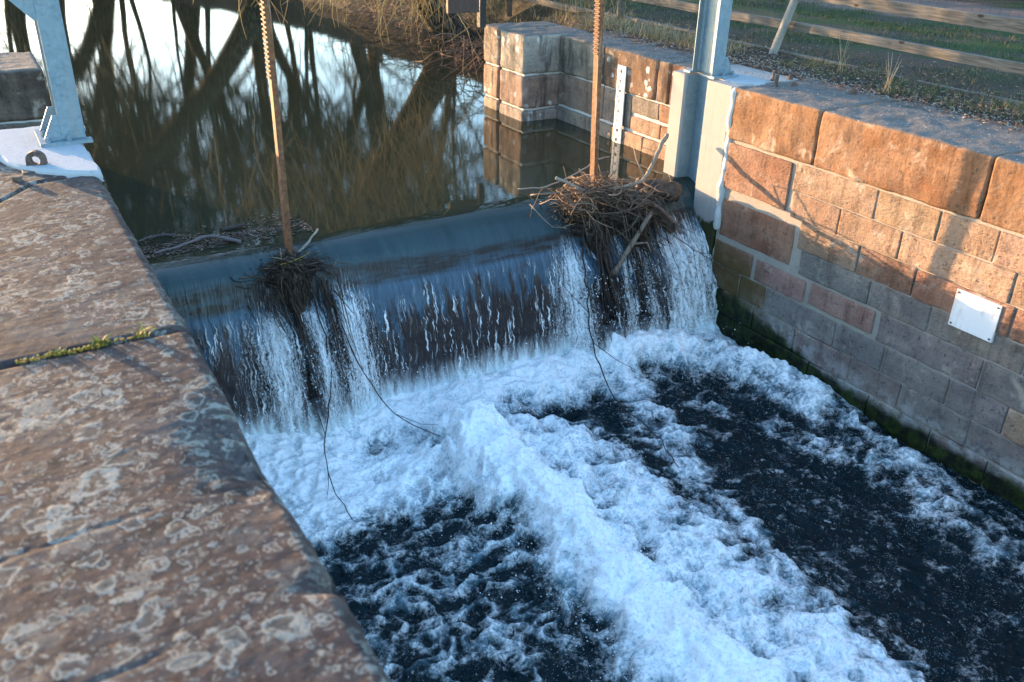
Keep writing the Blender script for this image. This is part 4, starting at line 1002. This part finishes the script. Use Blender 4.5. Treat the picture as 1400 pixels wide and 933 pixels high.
branch('driftwood_plank', [(4.98, 6.05, -1.02), (5.1, 5.95, -1.12), (5.22, 5.86, -1.3)], .05, .04, (.05, .03, .02), 'dark waterlogged slab of wood sloping under the reddish branch', 'driftwood', mat=M_LOG, sides=8)
tl = 'trailing twigs hanging over the foam'
DT = (.035, .022, .018)
branch('trailing_twig', [(1.80, 5.86, -1.2), (1.82, 5.62, -1.75), (1.66, 5.35, -2.02), (1.52, 4.95, -2.13), (1.50, 4.45, -2.19)], .0055, .003, DT, 'long thin twig trailing from the small clump into the foam', 'twig', tl, fork=[(.55, [(1.62, 5.5, -1.8), (1.60, 5.65, -1.5)]), (.75, [(1.47, 4.8, -2.14), (1.42, 4.7, -2.16)])], jitter=.014)
branch('trailing_twig', [(1.95, 5.90, -1.28), (2.05, 5.66, -1.75), (2.18, 5.30, -2.05), (2.34, 4.86, -2.05)], .005, .003, DT, 'thin straight twig slanting right from the small clump to the white boil', 'twig', tl, fork=[(.7, [(2.26, 5.0, -2.0), (2.36, 4.92, -1.99)])], jitter=.008)
branch('trailing_twig', [(4.25, 5.90, -1.25), (4.12, 5.62, -1.6), (3.98, 5.3, -1.9), (3.86, 4.8, -2.12), (3.86, 4.3, -2.17), (3.74, 3.86, -2.18)], .007, .0035, DT, 'long dark twig trailing from the large nest far out over the foam', 'twig', tl, fork=[(.42, [(4.08, 5.1, -1.98), (4.2, 4.95, -2.05)]), (.3, [(3.9, 5.65, -1.5), (3.98, 5.8, -1.25)])], jitter=.016)
branch('trailing_twig', [(5.0, 5.85, -1.15), (5.2, 5.62, -1.35), (5.42, 5.48, -1.5), (5.56, 5.3, -1.62)], .005, .003, (.12, .07, .04), 'brown twig arching from the nest towards the mossy wall foot', 'twig', tl, fork=[(.5, [(5.4, 5.45, -1.42), (5.55, 5.36, -1.5)]), (.6, [(5.5, 5.4, -1.7), (5.56, 5.25, -1.85)]), (.4, [(5.3, 5.5, -1.75)])], jitter=.012)
branch('trailing_twig', [(4.72, 5.86, -1.4), (4.78, 5.66, -1.75), (4.85, 5.60, -2.0)], .005, .003, DT, 'short dark twig hanging in the stream below the nest', 'twig', tl, fork=[(.4, [(4.98, 5.66, -1.7), (5.05, 5.6, -1.95)]), (.2, [(4.9, 5.7, -1.5), (5.1, 5.62, -1.6)])], jitter=.012)
# floating raft of leaves left of the small clump, and the sticks in it
mb = MB(); r4 = random.Random(8)
for k in range(2400):
    x = r4.uniform(.55, 2.05); y = 6.55+.16*r4.gauss(0, 1)+.05*(x-1.2)
    if y < 6.36: continue
    if float(fbm(x*5., y*7., 1., 3)) < -.12: continue
    mb.col = jit(r4.choice([(.16, .10, .085), (.11, .07, .055), (.20, .13, .11), (.08, .055, .04), (.24, .17, .13)]), .25, r4)
    a = r4.uniform(0, 2*PI); s_ = r4.uniform(.005, .016); ca, sa = math.cos(a)*s_, math.sin(a)*s_; z = ZU+.004+r4.random()*.003 - (0.02 if y < 6.45 else 0)
    mb.add([(x-ca, y-sa, z), (x+sa*.5, y-ca*.5, z+.002), (x+ca, y+sa, z+.003), (x-sa*.5, y+ca*.5, z+.001)], [(0, 1, 2, 3)])
for k in range(130):
    x = r4.uniform(.55, 2.0); y = 6.6+r4.gauss(0, .12)
    if y < 6.42: continue
    a = r4.gauss(0, .5); L = r4.uniform(.03, .1); mb.col = jit(r4.choice(TWD+[(.2, .14, .12)]), .2, r4)
    stick(mb, (x-L*math.cos(a), y-L*math.sin(a), ZU+.008), (x+L*math.cos(a), y+L*math.sin(a), ZU+.006), .003, .002, .05, 3, 4, r4)
tag(mb.build('floating_leaves', M_TWIG, col=True), 'raft of brown leaves and twig bits floating above the weir', 'leaf litter', kind='stuff')
fg = 'sticks floating above the weir'
branch('floating_stick', [(.80, 6.80, ZU+.012), (.93, 6.87, ZU+.018), (1.08, 6.82, ZU+.012)], .008, .01, (.10, .08, .085), 'dark floating stick farthest from the weir beside the left wall', 'stick', fg)
branch('floating_stick', [(.86, 6.52, ZU+.01), (1.08, 6.55, ZU+.03), (1.25, 6.58, ZU+.055), (1.36, 6.52, ZU+.04), (1.48, 6.47, ZU+.01)], .009, .016, (.17, .14, .14), 'long bowed floating stick lying across the leaf raft', 'stick', fg)
branch('floating_stick', [(1.42, 6.78, ZU+.012), (1.6, 6.80, ZU+.02)], .016, .012, (.07, .05, .045), 'stubby dark floating stick beside the left toothed bar', 'stick', fg)
branch('dead_branch', [(1.76, 6.10, -1.0), (1.92, 6.22, -.94), (2.03, 6.30, -.885)], .011, .007, (.30, .26, .21), 'short pale broken stick on top of the small debris clump')

# ------------------------------------------------------------------ brown board on a black post above the narrow pier
bb = thing('board_sign', 'dark brown board on a black post over the narrow stone pier', 'board', (5.3, 9.65, 0))
mb = MB(); mb.bbox((4.83, 9.60, .17), (5.235, 9.655, 1.5), .004); mb.build('board_panel', M_BROWN, bb)
mb = MB(); mb.bbox((5.25, 9.61, -.005), (5.33, 9.69, 1.6), .004); mb.build('support_post', M_BLACK, bb)

# ------------------------------------------------------------------ fence
XF = 7.26
fe = thing('wooden_fence', 'weathered rail and wire fence along the right bank with one leaning post', 'fence', (XF, 6., 0))
mb = MB()
pts = [(7.235, 6.885, -.15), (7.235, 6.876, 0), (7.245, 6.70, .54), (7.26, 6.45, 1.25)]
mb.tube(pts, [.043, .043, .041, .039], 14); mb.build('leaning_post', M_GREYW, fe, smooth=True)['label'] = 'grey round fence post leaning towards the viewer'
def rail(za, zb, h, yn, yf, x=XF+.075):
    m = MB(); n = 26; vs = []; fs = []
    for i in range(n+1):
        t = i/n; y = yf+(yn-yf)*t; z = za+(zb-za)*t+.010*math.sin(7*t+za*9)+.004*math.sin(23*t); hh = h*(1+.10*math.sin(5*t+za*5))/2; w = .024
        for dx, dz in ((-w, -hh), (-w*1.15, 0), (-w, hh), (w, hh), (w*1.15, 0), (w, -hh)): vs.append((x+dx, y, z+dz))
    for i in range(n):
        for k in range(6): fs.append((i*6+k, i*6+(k+1) % 6, (i+1)*6+(k+1) % 6, (i+1)*6+k))
    fs += [tuple(range(5, -1, -1)), tuple(n*6+k for k in range(6))]; m.add(vs, fs); return m.build('rail', M_WOOD, fe)
rail(.315, .235, .090, 2.2, 12.6); rail(.59, .585, .105, 2.2, 12.6); rail(-.015, -.02, .075, 2.2, 12.6)
for y in (2.3, 9.6, 12.4):
    m = MB(); m.tube([(XF+.02, y, -.3), (XF+.02, y, 1.2)], .045, 12); m.build('fence_post', M_WOOD, fe, smooth=True)
mb = MB()
for i in range(120):
    y = 2.3+i*.085; mb.tube([(XF+.105, y, .0), (XF+.105, y+.01, 1.1)], .0016, 4, False)
for z in (.12, .22, .45, .72, .95): mb.tube([(XF+.106, 2.2, z), (XF+.106, 7, z-.012), (XF+.106, 12.5, z)], .0016, 4, False)
mb.build('wire_mesh', M_WIRE, fe)

# ------------------------------------------------------------------ bank litter: gravel, leaves, grasses
mb = MB(); r5 = random.Random(31)
for k in range(2600):
    y = r5.uniform(3.4, 8.8); x = 6.45+abs(r5.gauss(0, .30)) if r5.random() < .8 else r5.uniform(5.75, 6.5)
    if x > 7.2: continue
    if x < 6.4 and (y > 5.65 and x < 6.1): continue
    r = r5.uniform(.004, .013)*(.6 if x < 6.4 else 1); z = max(ground_z(x, y) if x > 6.45 else .004, .0)
    mb.col = jit(r5.choice([(.20, .18, .16), (.14, .12, .105), (.28, .25, .22), (.10, .08, .07), (.20, .12, .085), (.36, .34, .31)]), .2, r5)
    mb.add(ico*np.array((r, r*r5.uniform(.6, 1), r*.6))+np.array((x, y, z+r*.2)), icf)
tag(mb.build('gravel', M_PEB, smooth=True, col=True), 'loose grey gravel scattered behind the coping', 'gravel', kind='stuff')
mb = MB()
for k in range(3600):
    y = r5.uniform(3.2, 10.); x = 6.3+abs(r5.gauss(0, .7)); 
    if x > 9.5: continue
    z = ground_z(x, y)+.008 if x > 6.5 else .012
    mb.col = jit(r5.choice([(.22, .10, .05), (.30, .17, .09), (.14, .08, .05), (.36, .26, .17), (.10, .05, .035)]), .25, r5)
    a = r5.uniform(0, 2*PI); s_ = r5.uniform(.008, .022); ca, sa = math.cos(a)*s_, math.sin(a)*s_; t1, t2 = r5.uniform(0, .012), r5.uniform(0, .012)
    mb.add([(x-ca, y-sa, z+t1), (x+sa*.6, y-ca*.6, z), (x+ca, y+sa, z+t2), (x-sa*.6, y+ca*.6, z+.004)], [(0, 1, 2, 3)])
tag(mb.build('fallen_leaves', M_LEAF, col=True), 'brown fallen leaves on the right bank', 'leaf litter', kind='stuff')
mb = MB()
DRY = [(.34, .27, .15), (.42, .35, .22), (.26, .20, .11), (.22, .17, .08)]; GRN = [(.026, .065, .014), (.042, .08, .018), (.06, .09, .024)]
def tuft(x, y, n, ln, cols, w=.004, spread=.05):
    z = ground_z(x, y)-.01
    for k in range(n): blade(mb, (x+r5.gauss(0, spread), y+r5.gauss(0, spread), z), r5.uniform(0, 2*PI), ln*r5.uniform(.4, 1), w, r5.uniform(.2, 1.5), jit(r5.choice(cols), .25, r5), 3)
for k in range(260): tuft(6.6+abs(r5.gauss(0, .25)), r5.uniform(7.0, 9.8), 16, .16, DRY+DRY[:2]+GRN[2:], .004, .06)
for k in range(150): tuft(r5.uniform(6.7, 7.25), r5.uniform(3.3, 6.4), 12, .11, DRY[2:]+GRN[1:], .004, .05)
for k in range(26): tuft(r5.uniform(6.55, 6.9), r5.uniform(3.6, 5.2), 14, .10, GRN+DRY[3:], .004, .05)
tag(mb.build('dry_grass', M_LEAF, col=True), 'dry straw coloured grass along the back of the coping', 'grass', kind='stuff')
mb = MB()
for k in range(2200):
    x = r5.uniform(7.25, 11.5); y = r5.uniform(3.5, 13.)
    if float(fbm(x*.9, y*.9, 5., 3)) < -.02: continue
    tuft(x, y, 14, .075, GRN+DRY[3:], .006, .10)
tag(mb.build('green_grass', M_LEAF, col=True), 'short green grass between the fence and the path', 'grass', kind='stuff')
mb = MB()
for k in range(260):                                            # dry reeds and brambles on the river bank behind the piers
    t = r5.random(); x = 6.7+t*.8+abs(r5.gauss(0, .7)); y = 10.2+t*4.5+r5.gauss(0, .3)
    tuft(x, y, 14, r5.uniform(.12, .34), DRY+[(.40, .24, .08), (.34, .20, .06)]+GRN[2:], .007, .14)
for k in range(260):
    y = r5.uniform(14, 22.); x = 7.4-(y-14)*.17+abs(r5.gauss(.2, .6)); tuft(x, y, 12, r5.uniform(.12, .34), DRY+[(.38, .23, .08)]+GRN[2:], .008, .16)
tag(mb.build('bank_reeds', M_LEAF, col=True), 'golden dry grass and reeds on the far river bank', 'grass', kind='stuff')
# the tall dry stalks at the edge of the coping
for (x, y, lab, n) in ((6.62, 4.95, 'pale dry stalks standing at the back of the coping', 9), (6.95, 5.75, 'thin dead weed stalks by the lowest fence rail', 7)):
    t = thing('dead_weed', lab, 'plant', (x, y, 0)); m = MB()
    for k in range(n):
        m.col = jit((.40, .32, .21), .2); a = rng.uniform(0, 2*PI); h = rng.uniform(.12, .34)
        m.tube([(x+rng.gauss(0, .03), y+rng.gauss(0, .03), -.02), (x+.02*math.cos(a), y+.02*math.sin(a), h*.5), (x+.06*math.cos(a), y+.06*math.sin(a), h)], [.004, .003, .0015], 4)
    m.build('stalks', M_LEAF, t, smooth=True, col=True)

# ------------------------------------------------------------------ trees
TWG = [(.14, .105, .05), (.11, .085, .04), (.18, .135, .06), (.08, .065, .035)]
def willow(name, base, lean, h, r0, seed, label, group=None, droop=1., ntw=6, limbs=6, dens=1., tk=1.):
    rr = random.Random(seed); t = thing(name, label, 'tree', base, group)
    tr = MB(); br = MB(); tw = MB(); b = np.array(base, float)
    def nrm(v): return v/(np.linalg.norm(v)+1e-9)
    def rv(s=1.): return np.array([rr.gauss(0, s) for _ in range(3)])
    def path(p, d, L, n, wander, trop):
        out = [p]; d = nrm(d)
        for i in range(n): d = nrm(d+rv(wander)+np.array((0, 0, trop))); out.append(out[-1]+d*L/n)
        return out, d
    def twig(p, d):
        L = rr.uniform(.7, 2.2)*(h/11)**.5; n = 5; out = [p]; d = nrm(d)
        for i in range(n): d = nrm(d+rv(.16)+np.array((0, 0, -.42*droop*rr.uniform(.3, 1.2)))); out.append(out[-1]+d*L/n)
        tw.col = jit(rr.choice(TWG), .25, rr); tw.tube(out, [tk*q for q in (.010, .008, .007, .006, .005, .003)], 3, False)
        if rr.random() < .9:
            q = out[2]; tw.tube([q, q+nrm(d+rv(.5))*L*.25, q+nrm(d+rv(.3)+np.array((0, 0, -.4*droop)))*L*.45], [.006*tk, .005*tk, .003*tk], 3, False)
    trunk, td = path(b-np.array((0, 0, .5)), np.array(lean, float), h*.55, 9, .07, .03)
    n = len(trunk); tr.tube(trunk, [r0*(1.25 if i == 0 else 1-.55*i/(n-1)) for i in range(n)], 12)
    def limb(p, d, L, r, depth):
        out, dd = path(p, d, L, 6, .13, .05 if depth < 2 else -.03*droop)
        br.tube(out, [r*(1-.6*i/6) for i in range(7)], 6 if depth < 2 else 4, False)
        if depth >= 3:
            for k in range(int(ntw*dens*.8)):
                i = rr.randint(1, 6); twig(out[i], nrm(dd+rv(.7)))
            return
        for k in range((limbs-1 if depth < 2 else 6)):
            i = rr.randint(2, 6); limb(out[i], nrm(dd*.8+rv(.55)+np.array((0, 0, .15))), L*rr.uniform(.5, .75), max(r*.50, .012*tk), depth+1)
    for k in range(limbs):
        i = rr.randint(3, n-1); a = rr.uniform(0, 2*PI)
        limb(trunk[i], nrm(td*.7+np.array((math.cos(a), math.sin(a), rr.uniform(.1, .8)))*.8), h*rr.uniform(.28, .42), r0*.42, 1)
    limb(trunk[-1], td, h*.45, r0*.5, 1)
    tr.build('trunk', M_BARK, t, smooth=True); br.build('limbs', M_BARK, t, smooth=True); tw.build('twigs', M_LEAF, t, smooth=True, col=True)['kind'] = 'stuff'
    return t
willow('willow_tree', (7.62, 14.25, -.85), (-.62, .05, .80), 9.5, .33, 1, 'leaning willow trunk rooted at the water edge behind the narrow pier', droop=.7, dens=.45)
proto = willow('willow_tree', (6.9, 23.6, -.6), (-.75, -.12, .75), 13., .34, 2, 'bare willow leaning over the pool, its trunk mirrored in mid pool', tk=1.3, dens=.4)
p2 = willow('bare_tree', (9.2, 24., -.1), (.1, .1, 1.), 12., .24, 3, 'bare upright tree on the far bank mirrored in the pool', 'bare trees along the far river bank', droop=.3, limbs=6, tk=1.3, dens=.35)
p3 = willow('bare_tree', (3.2, 35.6, -.1), (-.15, .0, 1.), 14., .24, 4, 'bare upright tree on the far bank mirrored in the pool', 'bare trees along the far river bank', droop=.8, limbs=7, tk=1.5, dens=.4)
for i, (x, y, a, s_, q) in enumerate([(6.8, 31.5, 1.3, 1.1, 2), (11.6, 27., 2.4, 1.05, 2), (9.0, 34., 4., 1.2, 3), (13.5, 33., .6, 1.2, 2), (16., 27., 5.1, 1., 3), (.6, 38., 2., 1.2, 3), (5.2, 39., 3.3, 1.2, 2), (18., 36., 1.9, 1.2, 3), (11., 19.5, 4.4, .8, 2), (7.6, 27.5, 5.5, .9, 2), (2., 36.2, .4, 1.15, 3), (5.8, 30., 4.9, .9, 2)]):
    c = copy_tree(p2 if q == 2 else p3); c.location = (x, y, -.1); c.rotation_euler = (0, 0, a); c.scale = (s_, s_, s_)
p4 = willow('sapling_clump', (4.6, 30.6, -.2), (.1, -.1, 1.), 7., .085, 9, 'slender many branched sapling on the far bank mirrored in the pool', 'saplings along the far river bank', droop=.15, limbs=6, tk=1.3, dens=.35)
for i, (x, y, a, s_) in enumerate([(6.9, 25.2, 1., .9), (6.3, 28., 2.2, 1.1), (5.7, 29.6, 4., .8), (3.9, 33., 5., 1.2), (1.6, 35.4, 3., 1.3), (7.4, 22.4, 3.6, .8), (8.4, 25.6, .9, 1.2), (12., 24., .2, 1.1), (9.1, 30., 5.2, 1.3), (5., 35., 1.8, 1.4)]):
    c = copy_tree(p4); c.location = (x, y, -.2); c.rotation_euler = (0, 0, a); c.scale = (s_, s_, s_)
c = copy_tree(proto); c.location = (4.6, 32.5, -.4); c.rotation_euler = (0, 0, .5); c.scale = (.95,)*3; c['label'] = 'second bare willow leaning over the pool, mirrored toward the left post'
# twigs that hang into the view above the pool and the brush at the bank's foot
def hanging(x, y, z, L, n, label, seed):
    rr = random.Random(seed); t = thing('hanging_branch', label, 'branch', (x, y, z), 'golden willow branches hanging over the pool'); m = MB(); s = MB()
    top = np.array((x, y, z+L)); m.tube([top+np.array((1.2, 1.0, 1.2)), top+np.array((.5, .4, .5)), top], [.03, .022, .014], 6); 
    for k in range(n):
        p = top+np.array((rr.uniform(-.1, 1.0), rr.uniform(-.1, .8), rr.uniform(0, .9))); d = np.array((rr.gauss(-.25, .35), rr.gauss(-.1, .3), -1.)); l = L*rr.uniform(.45, 1.15); out = [p]
        for i in range(7):
            d = d/np.linalg.norm(d); out.append(out[-1]+d*l/7); d = d+np.array((rr.gauss(0, .16), rr.gauss(0, .16), rr.gauss(-.03, .1)))
        s.col = jit(rr.choice([(.44, .29, .11), (.36, .23, .09), (.48, .34, .16), (.28, .18, .09)]), .2, rr); s.tube(out, [.0075, .007, .0065, .006, .005, .0045, .0035, .002], 4, False)
        if rr.random() < .7:
            q = out[4]; s.tube([q, q+np.array((rr.gauss(0, .12), rr.gauss(0, .1), -.15)), q+np.array((rr.gauss(0, .2), rr.gauss(0, .1), -.35))], [.005, .004, .002], 4, False)
    m.build('main_stem', M_BARK, t, smooth=True); s.build('twigs', M_LEAF, t, smooth=True, col=True)['kind'] = 'stuff'
for i, (x, y, z, L, n) in enumerate([(3.55, 12.3, -.50, 1.4, 44), (4.15, 12.4, -.62, 1.5, 48), (4.75, 12.2, -.74, 1.6, 60), (5.3, 12.0, -.90, 1.6, 64), (5.8, 12.6, -.82, 1.5, 54), (6.2, 13., -.7, 1.3, 40), (3.0, 13.5, -.30, 1.3, 26)]):
    hanging(x, y, z, L, n, 'golden willow twigs hanging low over the far end of the pool', 40+i)
mb = MB(); r6 = random.Random(77)
for k in range(330):
    t = r6.random(); y = 11.2+t*6.5; xb = np.interp(y, [10.6, 12.2, 13.9, 15.8, 18.4], [6.35, 6.9, 7.3, 7.2, 6.8]); x = xb+r6.gauss(-.1, .3)
    mb.col = jit(r6.choice([(.20, .12, .08), (.28, .17, .10), (.15, .09, .06)]), .25, r6); L = r6.uniform(.3, 1.1)
    p = np.array((x, y, ZU+(.25+r6.uniform(-.1, .35) if y > 14.8 or y < 12 else .06+r6.uniform(0, .16)))); d = np.array((r6.gauss(-.6, .5), r6.gauss(-.3, .5), r6.gauss(-.25, .35))); d /= np.linalg.norm(d)
    q = p+d*L; q[2] = max(q[2], ZU-.03); stick(mb, p, q, .007, .003, .10, 5, 4, r6)
tag(mb.build('bank_brush', M_TWIG, smooth=True, col=True), 'tangle of thin brown shoots dipping into the pool along the bank', 'brushwood', kind='stuff')
# dark evergreen hedge beyond the path
hd = thing('hedge', 'dark green clipped hedge beyond the dirt path', 'hedge', (17., 9., -.1)); mb = MB(); r7 = random.Random(3)
for k in range(9000):
    x = 17+r7.gauss(0, .5); y = r7.uniform(3.5, 15.); z = r7.uniform(0, 1.7); a = np.array([r7.gauss(0, 1) for _ in range(3)]); a /= np.linalg.norm(a); b = np.cross(a, [r7.gauss(0, 1) for _ in range(3)]); b /= np.linalg.norm(b)
    mb.col = jit(r7.choice([(.03, .06, .02), (.05, .08, .025), (.09, .10, .03)]), .25, r7); c_ = np.array((x, y, z)); mb.add([c_-a*.09, c_+b*.05, c_+a*.09, c_-b*.05], [(0, 1, 2, 3)])
mb.build('leaves', M_LEAF, hd, col=True)

# ------------------------------------------------------------------ light, sky, camera
SUN_EL, SX, SY = R(4.2), -.377, .926
az = math.atan2(SX, SY)                     # clockwise from +Y
w = bpy.data.worlds.new('World'); sc.world = w; w.use_nodes = True
nt = w.node_tree; bg = nt.nodes['Background']
sky = nt.nodes.new('ShaderNodeTexSky'); sky.sky_type = 'NISHITA'; sky.sun_disc = False
sky.sun_elevation = SUN_EL; sky.sun_rotation = az % (2*PI); sky.altitude = 100; sky.air_density = 1.; sky.dust_density = 1.; sky.ozone_density = 2.3
nt.links.new(sky.outputs[0], bg.inputs['Color']); bg.inputs['Strength'].default_value = .15
L = bpy.data.lights.new('sun', 'SUN'); L.energy = 2.0; L.angle = R(.4); L.color = (.80, .51, .265)
so = bpy.data.objects.new('sun', L); COL.objects.link(so)
S = Vector((SX*math.cos(SUN_EL), SY*math.cos(SUN_EL), math.sin(SUN_EL))); so.rotation_euler = S.to_track_quat('Z', 'Y').to_euler(); so.location = S*40
cam = bpy.data.cameras.new('camera'); co = bpy.data.objects.new('camera', cam); COL.objects.link(co); sc.camera = co
rgt = Vector((.8618978998520921, -.5066579792570961, .020729261580408106)); dwn = Vector((-.21600203412247898, -.40382159437019893, -.888972013718802)); fwd = Vector((.458775687548397, .7617255489842955, -.45749213822651547))
mw = Matrix((rgt, -dwn, -fwd)).transposed().to_4x4(); mw.translation = (0, 0, 1.5); co.matrix_world = mw
cam.sensor_width = 36; cam.lens = 1213.01*36/1400; cam.clip_start = .05; cam.clip_end = 3000
cam.dof.use_dof = True; cam.dof.focus_distance = 7.0; cam.dof.aperture_fstop = 2.6
vs = sc.view_settings; sc.display_settings.display_device = 'sRGB'
vs.view_transform = 'Standard'; vs.look = 'None'; vs.exposure = 3.58; vs.gamma = 1; vs.use_curve_mapping = False
sc.render.engine = 'CYCLES'; cy = sc.cycles
cy.use_denoising = True; cy.max_bounces = 6; cy.transparent_max_bounces = 8; cy.caustics_reflective = False; cy.caustics_refractive = False; cy.sample_clamp_indirect = 6
